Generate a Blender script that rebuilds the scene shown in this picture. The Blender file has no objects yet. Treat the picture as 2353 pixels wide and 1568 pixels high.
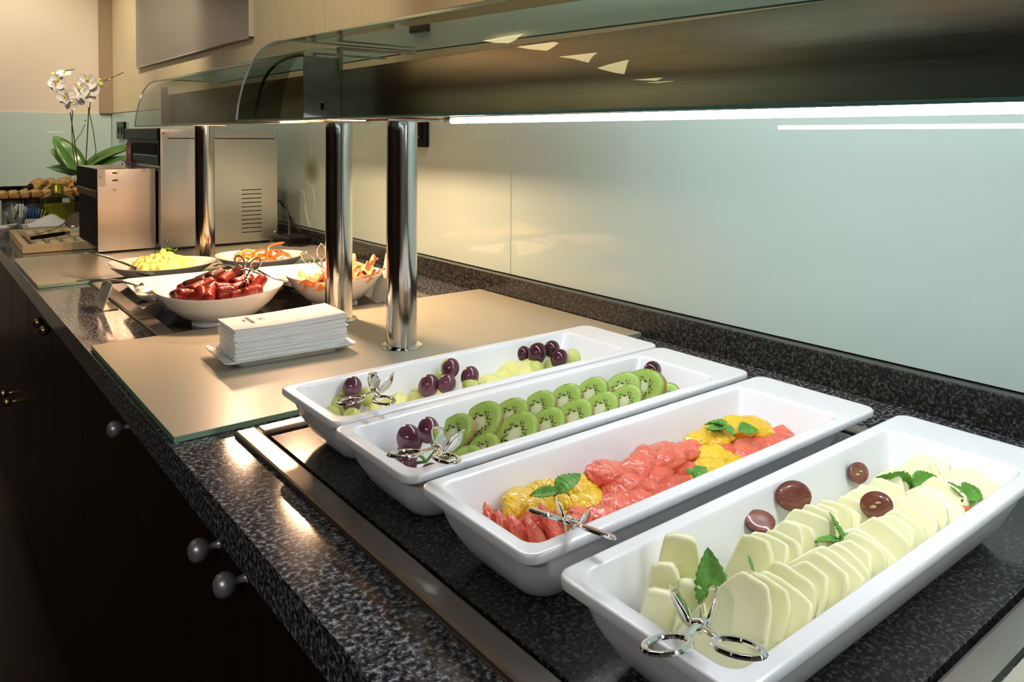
import bpy, bmesh, math, random
from mathutils import Vector, Matrix, Euler, noise
from math import sin, cos, pi, radians, atan2, sqrt
random.seed(7)
S = bpy.context.scene
COL = S.collection

# ---------------------------------------------------------------- camera
cam_d = bpy.data.cameras.new('camera'); cam = bpy.data.objects.new('camera', cam_d); COL.objects.link(cam)
FPX = 1776.54; yaw, pit, rol, cyp = .669045, -.0293763, -.00589515, 366.174
Fv = Vector((sin(yaw)*cos(pit), cos(yaw)*cos(pit), sin(pit)))
Rv = Vector((cos(yaw), -sin(yaw), 0)); Dv = Fv.cross(Rv)
c_, s_ = cos(rol), sin(rol)
xr = c_*Rv + s_*Dv; yd = -s_*Rv + c_*Dv
cam.matrix_world = Matrix(((xr.x, -yd.x, -Fv.x, 0), (xr.y, -yd.y, -Fv.y, 0), (xr.z, -yd.z, -Fv.z, 1.28), (0, 0, 0, 1)))
cam_d.sensor_fit = 'HORIZONTAL'; cam_d.sensor_width = 36; cam_d.lens = FPX/2353*36
cam_d.shift_x = 0; cam_d.shift_y = -(784-cyp)/2353
cam_d.clip_start = .02; cam_d.clip_end = 60
S.camera = cam
# ---------------------------------------------------------------- world, exposure
W = bpy.data.worlds.new('world'); S.world = W; W.use_nodes = True
W.node_tree.nodes['Background'].inputs[0].default_value = (.55, .5, .42, 1)
W.node_tree.nodes['Background'].inputs[1].default_value = .05
S.view_settings.view_transform = 'Standard'; S.view_settings.look = 'None'
S.view_settings.exposure = 0.12; S.view_settings.gamma = 1; S.view_settings.use_curve_mapping = False
# ---------------------------------------------------------------- lights
def area(name, loc, size, power, color, rot=(0, 0, 0), size_y=None, spread=None):
    l = bpy.data.lights.new(name, 'AREA'); l.energy = power; l.color = color; l.size = size
    if size_y: l.shape = 'RECTANGLE'; l.size_y = size_y
    if spread: l.spread = radians(spread)
    o = bpy.data.objects.new(name, l); o.location = loc; o.rotation_euler = rot; COL.objects.link(o); return o
WARM = (1, .80, .56); HAL = (1, .61, .36)
def spot(name, loc, target, power, color, angle=70, blend=.6, rad=.05):
    l = bpy.data.lights.new(name, 'SPOT'); l.energy = power; l.color = color; l.spot_size = radians(angle); l.spot_blend = blend; l.shadow_soft_size = rad
    o = bpy.data.objects.new(name, l); o.location = loc
    o.rotation_euler = (Vector(target)-Vector(loc)).to_track_quat('-Z', 'Y').to_euler(); COL.objects.link(o); return o
# ceiling downlights for the walls, then three fill spots added for brightness
spot('downlight_or_fill', (.50, 4.9, 2.66), (.80, 5.7, 1.4), 44, WARM, 90, .7, .05)
spot('downlight_or_fill', (.45, 3.8, 2.60), (1.13, 4.5, 1.7), 70, WARM, 80, .7, .05)
spot('downlight_or_fill', (.35, 2.2, 2.60), (1.13, 2.5, 1.8), 34, (1, .86, .62), 66, .6, .05)
spot('downlight_or_fill', (.30, .6, 2.60), (1.13, .9, 1.8), 32, (1, .88, .66), 66, .6, .05)
spot('downlight_or_fill', (.0, 4.6, 2.60), (.30, 5.8, 1.45), 34, (1, .88, .76), 74, .6, .05)
spot('downlight_or_fill', (-2.2, -.6, 2.60), (-1.2, .8, 0), 30, (1, .93, .84), 150, .6, .04)  # added wide fill over the aisle
spot('downlight_or_fill', (-1.6, -1.2, 2.60), (-.6, -.6, .6), 40, (.90, .94, 1), 150, .6, .05)  # added wide cool fill from behind the camera
spot('downlight_or_fill', (-.68, 2.3, 2.56), (.40, 3.55, .95), 48, (1, .90, .74), 50, .5, .04)  # added fill spot to brighten the canisters and pastries
# halogen heat lamps inside the farther hood
for hy, pw in ((1.62, 6.6), (2.02, 3.2)):
    area('halogen_heat_lamp', (.69, hy, 1.335), .030, pw, HAL, size_y=.13)

# ================================================================ materials
MAT = {}
def nodes(name):
    m = bpy.data.materials.new(name); m.use_nodes = True; MAT[name] = m
    nt = m.node_tree; b = nt.nodes['Principled BSDF']; return m, nt, b
def P(name, col, rough=.5, metal=0, spec=.5, coat=0, coat_r=.05, sss=0, sss_r=(1, .4, .3), sss_s=.01, trans=0, ior=1.45, emit=None, es=0,
      noise_col=None, nscale=30, ndetail=4, nmix=.5, nstretch=(1, 1, 1), bump=0, bscale=80, bstretch=(1, 1, 1), bdist=.002, rvar=0):
    m, nt, b = nodes(name); I = b.inputs
    I['Base Color'].default_value = (*col, 1); I['Roughness'].default_value = rough; I['Metallic'].default_value = metal
    I['Specular IOR Level'].default_value = spec; I['Coat Weight'].default_value = coat; I['Coat Roughness'].default_value = coat_r
    I['Transmission Weight'].default_value = trans; I['IOR'].default_value = ior
    if sss: I['Subsurface Weight'].default_value = sss; I['Subsurface Radius'].default_value = sss_r; I['Subsurface Scale'].default_value = sss_s
    if emit: I['Emission Color'].default_value = (*emit, 1); I['Emission Strength'].default_value = es
    tc = nt.nodes.new('ShaderNodeTexCoord')
    def noi(scale, st, det=4):
        mp = nt.nodes.new('ShaderNodeMapping'); mp.inputs['Scale'].default_value = st; nt.links.new(tc.outputs['Object'], mp.inputs[0])
        n = nt.nodes.new('ShaderNodeTexNoise'); n.inputs['Scale'].default_value = scale; n.inputs['Detail'].default_value = det
        nt.links.new(mp.outputs[0], n.inputs['Vector']); return n
    if noise_col:
        n = noi(nscale, nstretch, ndetail); r = nt.nodes.new('ShaderNodeValToRGB')
        r.color_ramp.elements[0].position = .5-nmix/2; r.color_ramp.elements[1].position = .5+nmix/2
        r.color_ramp.elements[0].color = (*col, 1); r.color_ramp.elements[1].color = (*noise_col, 1)
        nt.links.new(n.outputs[0], r.inputs[0]); nt.links.new(r.outputs[0], b.inputs['Base Color'])
    if bump:
        n = noi(bscale, bstretch); bp = nt.nodes.new('ShaderNodeBump'); bp.inputs['Strength'].default_value = bump; bp.inputs['Distance'].default_value = bdist
        nt.links.new(n.outputs[0], bp.inputs['Height']); nt.links.new(bp.outputs[0], b.inputs['Normal'])
    if rvar:
        n = noi(6, (1, 1, 1)); mr = nt.nodes.new('ShaderNodeMapRange'); mr.inputs['To Min'].default_value = rough-rvar; mr.inputs['To Max'].default_value = rough+rvar
        nt.links.new(n.outputs[0], mr.inputs['Value']); nt.links.new(mr.outputs[0], b.inputs['Roughness'])
    return m
def granite(name, dark, mid, light, rough, scale=230):
    m, nt, b = nodes(name); tc = nt.nodes.new('ShaderNodeTexCoord')
    v = nt.nodes.new('ShaderNodeTexNoise'); v.inputs['Scale'].default_value = scale; v.inputs['Detail'].default_value = 3; v.inputs['Roughness'].default_value = .65
    nt.links.new(tc.outputs['Object'], v.inputs['Vector'])
    r = nt.nodes.new('ShaderNodeValToRGB'); e = r.color_ramp.elements
    e[0].position = .40; e[0].color = (*dark, 1); e[1].position = .66; e[1].color = (*light, 1)
    x = e.new(.52); x.color = (*mid, 1)
    nt.links.new(v.outputs[0], r.inputs[0]); nt.links.new(r.outputs[0], b.inputs['Base Color'])
    b.inputs['Roughness'].default_value = rough; b.inputs['Specular IOR Level'].default_value = .6
    bp = nt.nodes.new('ShaderNodeBump'); bp.inputs['Strength'].default_value = .06; bp.inputs['Distance'].default_value = .0005
    nt.links.new(v.outputs[0], bp.inputs['Height']); nt.links.new(bp.outputs[0], b.inputs['Normal'])
    return m
granite('granite', (.012, .012, .013), (.07, .072, .082), (.40, .42, .47), .085, 190)
granite('granite_dark', (.006, .006, .006), (.02, .02, .019), (.10, .10, .085), .2, 260)
P('steel', (.62, .60, .57), .22, 1, bump=.25, bscale=60, bstretch=(1, 1, 40), bdist=.0003, rvar=.06)
P('steel_frame', (.46, .43, .40), .36, 1, bump=.5, bscale=40, bstretch=(14, 2, 2), bdist=.0004, rvar=.08)
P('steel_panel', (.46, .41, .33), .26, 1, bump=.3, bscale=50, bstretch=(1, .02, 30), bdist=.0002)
P('chrome', (.82, .82, .82), .05, 1)
P('pipe', (.70, .69, .67), .10, 1, bump=.15, bscale=30, bstretch=(1, 1, 30), bdist=.0002)
P('tong_steel', (.80, .79, .77), .09, 1)
P('knob_metal', (.60, .57, .64), .36, .7)
P('white_melamine', (.93, .93, .95), .22, coat=.35, coat_r=.05)
P('porcelain', (.86, .85, .83), .10, coat=.6, coat_r=.03)
P('paper', (.92, .92, .91), .75, bump=.15, bscale=600, bdist=.0003, sss=.1, sss_s=.002)
P('ink', (.16, .14, .18), .7)
P('black', (.006, .005, .005), .6, spec=.2)
P('black_plastic', (.008, .007, .007), .32, spec=.18)
P('black_glass', (.006, .005, .005), .06, spec=.6)
P('wenge', (.010, .0045, .0035), .34, noise_col=(.019, .010, .006), nscale=9, nstretch=(6, 6, .5), nmix=.4, spec=.25)
P('laminate', (.74, .65, .45), .45, noise_col=(.67, .58, .39), nscale=14, nstretch=(14, 14, .5), nmix=.35)
P('plaster', (.70, .62, .52), .7, noise_col=(.68, .60, .50), nscale=3)
P('trim_wood', (.34, .25, .17), .5, noise_col=(.30, .22, .15), nscale=12, nstretch=(10, 10, .6))
P('wall_glass', (.49, .62, .58), .5, coat=.8, coat_r=.0, spec=0)
P('wall_glass_edge', (.03, .035, .03), .3)
P('plate_glass', (.43, .41, .32), .34, spec=.6, noise_col=(.46, .44, .345), nscale=4, coat=.30, coat_r=.22)
P('glass_edge', (.20, .34, .22), .15, spec=.8)
P('glass_edge_light', (.62, .72, .64), .1, spec=.8)
P('lip_edge', (.10, .26, .22), .25)
P('floor', (.028, .018, .012), .35, noise_col=(.04, .026, .018), nscale=2)
P('ceiling', (.75, .70, .60), .8)
P('room_wood', (.10, .066, .034), .5, noise_col=(.14, .09, .05), nscale=3, nstretch=(.4, .4, 8))
P('screen', (.15, .15, .145), .22, spec=.5, noise_col=(.19, .19, .18), nscale=1.2)
P('aluminium', (.62, .60, .53), .4)
P('bamboo', (.72, .55, .30), .5, noise_col=(.62, .45, .22), nscale=18, nstretch=(1, 10, 10), nmix=.5)
P('bamboo_light', (.86, .74, .48), .5, noise_col=(.80, .66, .40), nscale=18, nstretch=(1, 10, 10), nmix=.5)
P('brown_box', (.16, .09, .07), .5)
P('gold_cap', (.62, .52, .08), .3, .8)
P('oil', (.62, .58, .03), .05, trans=.35, ior=1.3, spec=.5)
P('canister', (.46, .43, .39), .30, .35)
P('brass', (.55, .48, .22), .3, 1)
P('acrylic', (.78, .76, .66), .25, spec=.6, trans=.25, ior=1.2)
P('cardstock', (.66, .62, .52), .5)
P('blue_foil', (.05, .22, .70), .25, coat=.5)
P('yellow_foil', (.70, .72, .06), .25, coat=.5)
P('red_panel', (.16, .01, .012), .35)
P('red_text', (.6, .3, .25), .5)
P('clear_plastic', (.82, .81, .78), .35)
P('soil', (.10, .08, .05), .9, bump=.6, bscale=80, bdist=.004)
P('leaf', (.05, .16, .03), .38, noise_col=(.09, .24, .05), nscale=6, nstretch=(1, 4, 1), coat=.3, coat_r=.2)
P('stem_green', (.10, .16, .03), .5)
P('stem_brown', (.06, .05, .02), .5)
P('petal', (.97, .95, .95), .5, sss=.25, sss_r=(1, .9, .9), sss_s=.01)
P('bud', (.62, .66, .25), .5)
P('petal_centre', (.62, .50, .06), .5)
P('mint', (.06, .22, .02), .45, noise_col=(.16, .42, .06), nscale=90, nmix=.6, bump=.9, bscale=160, bdist=.0015, sss=.1, sss_s=.003)
P('grape_red', (.075, .010, .022), .16, noise_col=(.20, .075, .12), nscale=45, nmix=.55, coat=.5, coat_r=.1, sss=.15, sss_r=(1, .2, .2), sss_s=.004)
P('grape_dark', (.035, .006, .010), .14, noise_col=(.09, .025, .035), nscale=40, nmix=.5, coat=.5, coat_r=.08)
P('grape_green', (.60, .66, .16), .2, noise_col=(.70, .74, .28), nscale=40, nmix=.6, coat=.4, coat_r=.1, sss=.45, sss_r=(1, 1, .35), sss_s=.008)
P('grape_cut', (.17, .045, .04), .25, noise_col=(.33, .12, .08), nscale=230, nstretch=(.5, 3, 1), nmix=.5, coat=.8, coat_r=.05, sss=.3, sss_r=(1, .4, .3), sss_s=.004)
P('pip', (.55, .46, .16), .4)
P('pineapple', (.90, .84, .25), .35, noise_col=(.94, .90, .42), nscale=40, nmix=.6, bump=.5, bscale=60, bstretch=(1, 6, 6), bdist=.0012, sss=.3, sss_r=(1, 1, .4), sss_s=.006)
P('melon', (.90, .88, .50), .34, noise_col=(.95, .93, .68), nscale=26, nmix=.7, bump=.35, bscale=45, bdist=.0014, sss=.35, sss_r=(1, 1, .6), sss_s=.008, coat=.2, coat_r=.2)
P('kiwi_skin', (.30, .17, .05), .8, noise_col=(.42, .26, .09), nscale=160, bump=.8, bscale=350, bdist=.0008)
P('seed', (.012, .012, .012), .25)
P('grapefruit', (.84, .085, .05), .22, noise_col=(.93, .24, .14), nscale=85, nmix=.6, bump=1, bscale=260, bstretch=(1, .35, 1), bdist=.004, sss=.15, sss_r=(1, .35, .25), sss_s=.006, coat=.6, coat_r=.12)
P('orange', (.96, .50, .01), .22, noise_col=(.98, .68, .03), nscale=60, nmix=.6, bump=1, bscale=240, bstretch=(1, .35, 1), bdist=.004, sss=.15, sss_r=(1, .6, .1), sss_s=.006, coat=.6, coat_r=.12)
P('sausage', (.27, .012, .005), .45, spec=.2, noise_col=(.11, .012, .006), nscale=40, nmix=.5, bump=.9, bscale=90, bdist=.001, coat=.45, coat_r=.05)
P('sausage_dark', (.030, .006, .004), .45, spec=.2, noise_col=(.09, .014, .007), nscale=40, nmix=.6, bump=.9, bscale=90, bdist=.0012, coat=.45, coat_r=.05)
P('potato', (.80, .52, .16), .4, noise_col=(.90, .68, .28), nscale=50, nmix=.6, coat=.3, bump=.4, bscale=80)
P('scrambled_egg', (.92, .72, .16), .45, noise_col=(.94, .82, .36), nscale=50, nmix=.6, bump=.6, bscale=90, sss=.2, sss_s=.005)
P('egg_white', (.88, .82, .70), .3, noise_col=(.90, .78, .45), nscale=9, nmix=.5, bump=.4, bscale=40, bdist=.002)
P('bacon', (.78, .26, .09), .3, noise_col=(.86, .50, .26), nscale=25, nstretch=(1, 5, 1), nmix=.5, bump=.5, bscale=70, coat=.5, sss=.2, sss_s=.004)
P('pepper_red', (.70, .10, .015), .2, noise_col=(.80, .20, .03), nscale=30, coat=.5)
P('zucchini', (.75, .60, .12), .3, noise_col=(.70, .66, .25), nscale=30, coat=.4)
P('zucchini_skin', (.03, .07, .012), .25, coat=.5)
P('herb', (.14, .34, .03), .5)
P('pastry', (.90, .48, .13), .5, noise_col=(.95, .70, .30), nscale=60, nmix=.5, bump=.5, bscale=70, bdist=.004)
P('cake_brown', (.48, .20, .05), .6, noise_col=(.72, .38, .12), nscale=50, bump=.5, bscale=80)
P('chocolate', (.07, .03, .02), .4, noise_col=(.55, .48, .45), nscale=40, nmix=.2)
P('stain', (.36, .36, .22), .5)
P('cable', (.012, .012, .012), .4)
P('tube_lamp', (1, 1, 1), .5, emit=(.87, .94, 1.0), es=78)
P('lit_opening', (1, .85, .5), .5, emit=(1, .80, .42), es=5)
P('lamp_quartz', (1, .8, .5), .5, emit=(1, .62, .32), es=20)
P('teal_plastic', (.03, .30, .26), .3)
# thin canopy glass : mirror-like fresnel reflection over tinted see-through
def thin_glass(name, tint, refl):
    m = bpy.data.materials.new(name); m.use_nodes = True; MAT[name] = m; nt = m.node_tree; nt.nodes.clear()
    o = nt.nodes.new('ShaderNodeOutputMaterial'); mx = nt.nodes.new('ShaderNodeMixShader'); t = nt.nodes.new('ShaderNodeBsdfTransparent'); g = nt.nodes.new('ShaderNodeBsdfGlossy')
    f = nt.nodes.new('ShaderNodeFresnel'); f.inputs[0].default_value = refl
    t.inputs[0].default_value = (*tint, 1); g.inputs['Roughness'].default_value = 0.0; g.inputs[0].default_value = (.95, 1, .98, 1)
    nt.links.new(f.outputs[0], mx.inputs[0]); nt.links.new(t.outputs[0], mx.inputs[1]); nt.links.new(g.outputs[0], mx.inputs[2]); nt.links.new(mx.outputs[0], o.inputs[0])
thin_glass('canopy_glass', (.52, .59, .56), 1.75)
thin_glass('bottle_glass', (.93, .95, .93), 1.45)
thin_glass('straw_plastic', (.80, .80, .78), 1.6)
# kiwi flesh : radial colour from object coordinates
def kiwi_mat():
    m, nt, b = nodes('kiwi_flesh'); N = nt.nodes.new; L = nt.links.new
    tc = N('ShaderNodeTexCoord'); mp = N('ShaderNodeMapping'); mp.inputs['Scale'].default_value = (1/.0300, 1/.0205, 0)
    L(tc.outputs['Object'], mp.inputs[0]); ln = N('ShaderNodeVectorMath'); ln.operation = 'LENGTH'; L(mp.outputs[0], ln.inputs[0])
    sx = N('ShaderNodeSeparateXYZ'); L(mp.outputs[0], sx.inputs[0]); at = N('ShaderNodeMath'); at.operation = 'ARCTAN2'; L(sx.outputs[1], at.inputs[0]); L(sx.outputs[0], at.inputs[1])
    cb = N('ShaderNodeCombineXYZ'); L(at.outputs[0], cb.inputs[0]); n = N('ShaderNodeTexNoise'); n.inputs['Scale'].default_value = 9; n.inputs['Detail'].default_value = 3; L(cb.outputs[0], n.inputs['Vector'])
    ma = N('ShaderNodeMath'); ma.operation = 'MULTIPLY_ADD'; ma.inputs[1].default_value = .42; ma.inputs[2].default_value = -.21; L(n.outputs[0], ma.inputs[0])
    ad = N('ShaderNodeMath'); L(ln.outputs['Value'], ad.inputs[0]); L(ma.outputs[0], ad.inputs[1])
    r = N('ShaderNodeValToRGB'); e = r.color_ramp.elements
    e[0].position = .18; e[0].color = (.78, .80, .52, 1); e[1].position = 1; e[1].color = (.20, .42, .05, 1)
    for p, c in ((.27, (.66, .76, .34, 1)), (.42, (.40, .54, .13, 1)), (.62, (.37, .54, .10, 1)), (.86, (.44, .62, .14, 1))): x = e.new(p); x.color = c
    L(ad.outputs[0], r.inputs[0]); L(r.outputs[0], b.inputs['Base Color'])
    I = b.inputs; I['Roughness'].default_value = .42; I['Coat Weight'].default_value = .12; I['Coat Roughness'].default_value = .2
    I['Subsurface Weight'].default_value = .25; I['Subsurface Radius'].default_value = (.7, 1, .3); I['Subsurface Scale'].default_value = .004
kiwi_mat()

NTH = ['first', 'second', 'third', 'fourth', 'fifth', 'sixth', 'seventh', 'eighth', 'ninth', 'tenth', 'eleventh', 'twelfth', 'thirteenth', 'fourteenth', 'fifteenth', 'sixteenth', 'seventeenth', 'eighteenth', 'nineteenth', 'twentieth'] + ['twenty-' + w for w in ('first', 'second', 'third', 'fourth', 'fifth', 'sixth', 'seventh', 'eighth', 'ninth')] + ['thirtieth'] + ['thirty-' + w for w in ('first', 'second', 'third', 'fourth', 'fifth')]
def by_x(objs, pattern):
    def sx(o):
        d = Vector(o.location)-Vector((0, 0, 1.28)); return d.dot(xr)/d.dot(Fv)
    for k, o in enumerate(sorted(objs, key=sx)): o['label'] = pattern % NTH[k]
# ================================================================ mesh building
class B:
    def __init__(s): s.v = []; s.f = []; s.mi = []
    def add(s, vs, fs, mi=0, M=None):
        k = len(s.v)
        s.v += [tuple(M @ Vector(v)) if M is not None else tuple(v) for v in vs]
        s.f += [tuple(i+k for i in f) for f in fs]; s.mi += [mi]*len(fs); return s
    def box(s, a, b, mi=0, M=None, mis=None):
        x0, y0, z0 = a; x1, y1, z1 = b
        vs = [(x0, y0, z0), (x1, y0, z0), (x1, y1, z0), (x0, y1, z0), (x0, y0, z1), (x1, y0, z1), (x1, y1, z1), (x0, y1, z1)]
        fs = [(0, 3, 2, 1), (4, 5, 6, 7), (0, 1, 5, 4), (1, 2, 6, 5), (2, 3, 7, 6), (3, 0, 4, 7)]
        s.add(vs, fs, mi, M)
        if mis: s.mi[-6:] = mis
        return s
    def loft(s, rings, mi=0, cap0=True, cap1=True, closed=True, M=None):
        n = len(rings[0]); vs = [p for r in rings for p in r]; fs = []
        for i in range(len(rings)-1):
            for j in range(n if closed else n-1):
                a = i*n+j; b = i*n+(j+1) % n; fs.append((a, b, b+n, a+n))
        if cap0: fs.append(tuple(reversed(range(n))))
        if cap1: fs.append(tuple(range((len(rings)-1)*n, len(rings)*n)))
        return s.add(vs, fs, mi, M)
    def lathe(s, prof, n=24, mi=0, M=None, caps=True):
        return s.loft([[(r*cos(2*pi*k/n), r*sin(2*pi*k/n), z) for k in range(n)] for r, z in prof], mi, caps, caps, True, M)
    def tube(s, pts, r, n=10, mi=0, flat=1, M=None, up=None, cap=True):
        pts = [Vector(p) for p in pts]; rings = []
        rr = r if isinstance(r, (list, tuple)) else [r]*len(pts)
        ref = Vector(up) if up else Vector((0, 0, 1))
        for i, p in enumerate(pts):
            t = (pts[min(i+1, len(pts)-1)]-pts[max(i-1, 0)]).normalized()
            if abs(t.dot(ref)) > .95 and not up: ref = Vector((1, 0, 0)) if abs(t.x) < .9 else Vector((0, 1, 0))
            x = t.cross(ref)
            if x.length < 1e-4: x = t.cross(Vector((1, 0, 0)))
            x.normalize(); y = x.cross(t).normalized(); 
            if not up: ref = y
            rings.append([p + x*rr[i]*cos(2*pi*k/n) + y*rr[i]*flat*sin(2*pi*k/n) for k in range(n)])
        return s.loft(rings, mi, cap, cap, True, M)
    def torus(s, a, b, r, n=28, m=8, mi=0, M=None, flat=1):
        rings = []
        for i in range(n):
            t = 2*pi*i/n; c = Vector((a*cos(t), b*sin(t), 0)); nn = Vector((cos(t)/a, sin(t)/b, 0)).normalized()
            rings.append([c + nn*r*cos(2*pi*k/m) + Vector((0, 0, r*flat*sin(2*pi*k/m))) for k in range(m)])
        rings.append(rings[0]); return s.loft(rings, mi, False, False, True, M)
    def ball(s, c, r, n=14, m=9, mi=0, M=None, fn=None):
        rx, ry, rz = r if isinstance(r, (tuple, list)) else (r, r, r); rings = []
        T = Matrix.Translation(c) if M is None else M
        for i in range(m+1):
            a = -pi/2+pi*i/m; q = []
            for k in range(n):
                t = 2*pi*k/n; v = Vector((cos(a)*cos(t), cos(a)*sin(t), sin(a)))
                if fn: v = fn(v)
                q.append((v.x*rx, v.y*ry, v.z*rz))
            rings.append(q)
        s.loft(rings, mi, True, True, True, T); return s
    def obj(s, name, mats, parent=None, loc=(0, 0, 0), rot=None, smooth=40, bevel=0, subs=0, label=None, cat=None, group=None, kind=None, weld=False):
        me = bpy.data.meshes.new(name); me.from_pydata(s.v, [], s.f)
        if isinstance(mats, str): mats = [mats]
        for m in mats: me.materials.append(MAT[m])
        if len(mats) > 1: me.polygons.foreach_set('material_index', s.mi)
        if weld:
            bm = bmesh.new(); bm.from_mesh(me); bmesh.ops.remove_doubles(bm, verts=bm.verts, dist=1e-6); bm.to_mesh(me); bm.free()
        if smooth:
            me.shade_smooth(); me.set_sharp_from_angle(angle=radians(smooth))
        me.update(); o = bpy.data.objects.new(name, me); COL.objects.link(o)
        if parent: o.parent = parent
        o.location = loc
        if rot is not None: o.rotation_euler = rot
        if bevel:
            md = o.modifiers.new('bevel', 'BEVEL'); md.width = bevel; md.segments = 2; md.limit_method = 'ANGLE'; md.angle_limit = radians(40); md.harden_normals = False
        if subs:
            md = o.modifiers.new('subsurf', 'SUBSURF'); md.levels = subs; md.render_levels = subs
        tag(o, label, cat, group, kind); return o
def tag(o, label=None, cat=None, group=None, kind=None):
    if label: o['label'] = label
    if cat: o['category'] = cat
    if group: o['group'] = group
    if kind: o['kind'] = kind
    return o
def thing(name, label, cat, loc=(0, 0, 0), rz=0, group=None, kind=None):
    o = bpy.data.objects.new(name, None); COL.objects.link(o); o.empty_display_size = .05
    o.location = loc; o.rotation_euler = (0, 0, rz); return tag(o, label, cat, group, kind)
def dup(root, loc, rot, label, group=None, scale=1):
    r = root.copy(); COL.objects.link(r); r.location = loc; r.rotation_euler = rot; r.scale = (scale,)*3 if not isinstance(scale, tuple) else scale
    r['label'] = label
    if group: r['group'] = group
    for ch in list(root.children):
        c = ch.copy(); COL.objects.link(c); c.parent = r
        for g in list(ch.children):
            d = g.copy(); COL.objects.link(d); d.parent = c
    return r
def rrect(w, d, r, z, n=6, cx=0, cy=0):
    out = []
    for sx, sy, a0 in ((1, 1, 0), (-1, 1, 90), (-1, -1, 180), (1, -1, 270)):
        for k in range(n+1):
            a = radians(a0+90*k/n); out.append((cx+sx*(w/2-r)+r*cos(a), cy+sy*(d/2-r)+r*sin(a), z))
    return out
def basis(x, y=None, z=None, o=(0, 0, 0)):
    X = Vector(x).normalized()
    if z is not None: Z = Vector(z); Z = (Z-X*Z.dot(X)).normalized(); Y = Z.cross(X)
    else: Y = Vector(y); Y = (Y-X*Y.dot(X)).normalized(); Z = X.cross(Y)
    return Matrix(((X.x, Y.x, Z.x, o[0]), (X.y, Y.y, Z.y, o[1]), (X.z, Y.z, Z.z, o[2]), (0, 0, 0, 1)))
def text(body, size, mat, parent, M, name='lettering', depth=.0002, label=None):
    cu = bpy.data.curves.new(name, 'FONT'); cu.body = body; cu.size = size; cu.extrude = depth; cu.align_x = 'CENTER'; cu.align_y = 'CENTER'; cu.resolution_u = 3
    o = bpy.data.objects.new(name, cu); dg = bpy.context.evaluated_depsgraph_get(); COL.objects.link(o); dg.update()
    me = bpy.data.meshes.new_from_object(o.evaluated_get(dg)); bpy.data.objects.remove(o)
    me.materials.clear(); me.materials.append(MAT[mat])
    q = bpy.data.objects.new(name, me); COL.objects.link(q); q.parent = parent; q.matrix_local = M
    if label: q['label'] = label
    return q
WX = 1.130          # front face of the wall glass
CZ = .90            # worktop height
YF = 5.84           # far wall

# ================================================================ the room
B().box((-3.4, -2.6, -.05), (1.3, YF+.1, 0)).obj('floor', 'floor', kind='structure', smooth=0)
ce = B().box((-3.4, -2.6, 2.72), (1.3, YF+.1, 2.8)).obj('ceiling', 'ceiling', kind='structure', smooth=0)
B().box((-3.39, -2.59, 2.68), (-.42, YF-.01, 2.715)).obj('ceiling_board', 'room_wood', ce, smooth=0)
TRI = [((-.39, 2.60), (-.36, 2.31), (-.45, 2.47)), ((-.54, 2.49), (-.52, 2.20), (-.78, 2.47)), ((-1.07, 2.62), (-1.05, 2.36), (-1.37, 2.66)), ((-1.54, 2.74), (-1.37, 2.40), (-1.78, 2.74)), ((-2.14, 2.96), (-2.09, 2.70), (-2.50, 3.05)), ((-2.70, 3.30), (-2.65, 3.0), (-3.02, 3.42))]
for k, tr in enumerate(TRI):
    B().add([(x, y, 2.674) for x, y in tr], [(0, 2, 1)]).obj('lit_opening', 'lit_opening', ce, smooth=0, label='warm lit triangular ceiling opening')
for k, (x, ye) in enumerate(((-.46, 2.2), (-.90, 2.35), (-1.22, 2.38), (-1.46, 2.36), (-1.90, 2.66), (-2.30, 2.85), (-2.58, 2.98), (-2.9, 3.1), (-3.2, 3.3))):
    B().box((x-.06, -2.55, 2.60), (x+.04, ye-.05, 2.679)).obj('ceiling_beam', 'wenge', ce, smooth=0)
wb = B().box((1.142, -2.6, 0), (1.3, YF+.1, 2.75)).obj('wall_back', 'plaster', kind='structure', smooth=0)
yy = [-2.6, -1.2, .1, 1.42, 2.46, 3.506, 4.55, YF]
for a, b in zip(yy[:-1], yy[1:]):
    B().box((1.134, a+.0012, 1.425), (1.1415, b-.0012, 2.72)).obj('laminate_panel', 'laminate', wb, smooth=0)
yg = [-2.6, -1.45, -.01, 1.432, 2.86, 4.30, YF]
for a, b in zip(yg[:-1], yg[1:]):
    B().box((WX, a+.0009, .9535), (1.1415, b-.0009, 1.418)).obj('glass_panel', 'wall_glass', wb, smooth=0, bevel=.0008)
B().box((1.1395, -2.6, .95), (1.1418, YF, 1.42)).obj('panel_backing', 'wall_glass_edge', wb, smooth=0)
# cracked glass beside the toaster: fracture lines and a scorch-coloured stain
crk = [((2.59, 1.155), (2.585, 1.13), (2.60, 1.12), (2.585, 1.105), (2.565, 1.10), (2.55, 1.118), (2.53, 1.122), (2.515, 1.14)),
       ((2.535, 1.158), (2.56, 1.152), (2.575, 1.145), (2.585, 1.12)), ((2.76, 1.022), (2.66, 1.085), (2.64, 1.080), (2.625, 1.068), (2.615, 1.082)),
       ((2.63, 1.066), (2.615, 1.04), (2.60, 1.0), (2.585, .965), (2.575, .957)), ((2.575, .957), (2.55, 1.0), (2.53, 1.04), (2.54, 1.065), (2.555, 1.10)),
       ((2.52, 1.068), (2.49, 1.07)), ((2.56, 1.19), (2.57, 1.23), (2.575, 1.27)), ((2.50, 1.16), (2.47, 1.22)), ((2.66, 1.13), (2.64, 1.13), (2.63, 1.14)),
       ((2.59, 1.08), (2.595, 1.065), (2.585, 1.055)), ((2.63, 1.03), (2.60, .98), (2.578, .957))]
cb = B()
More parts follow.
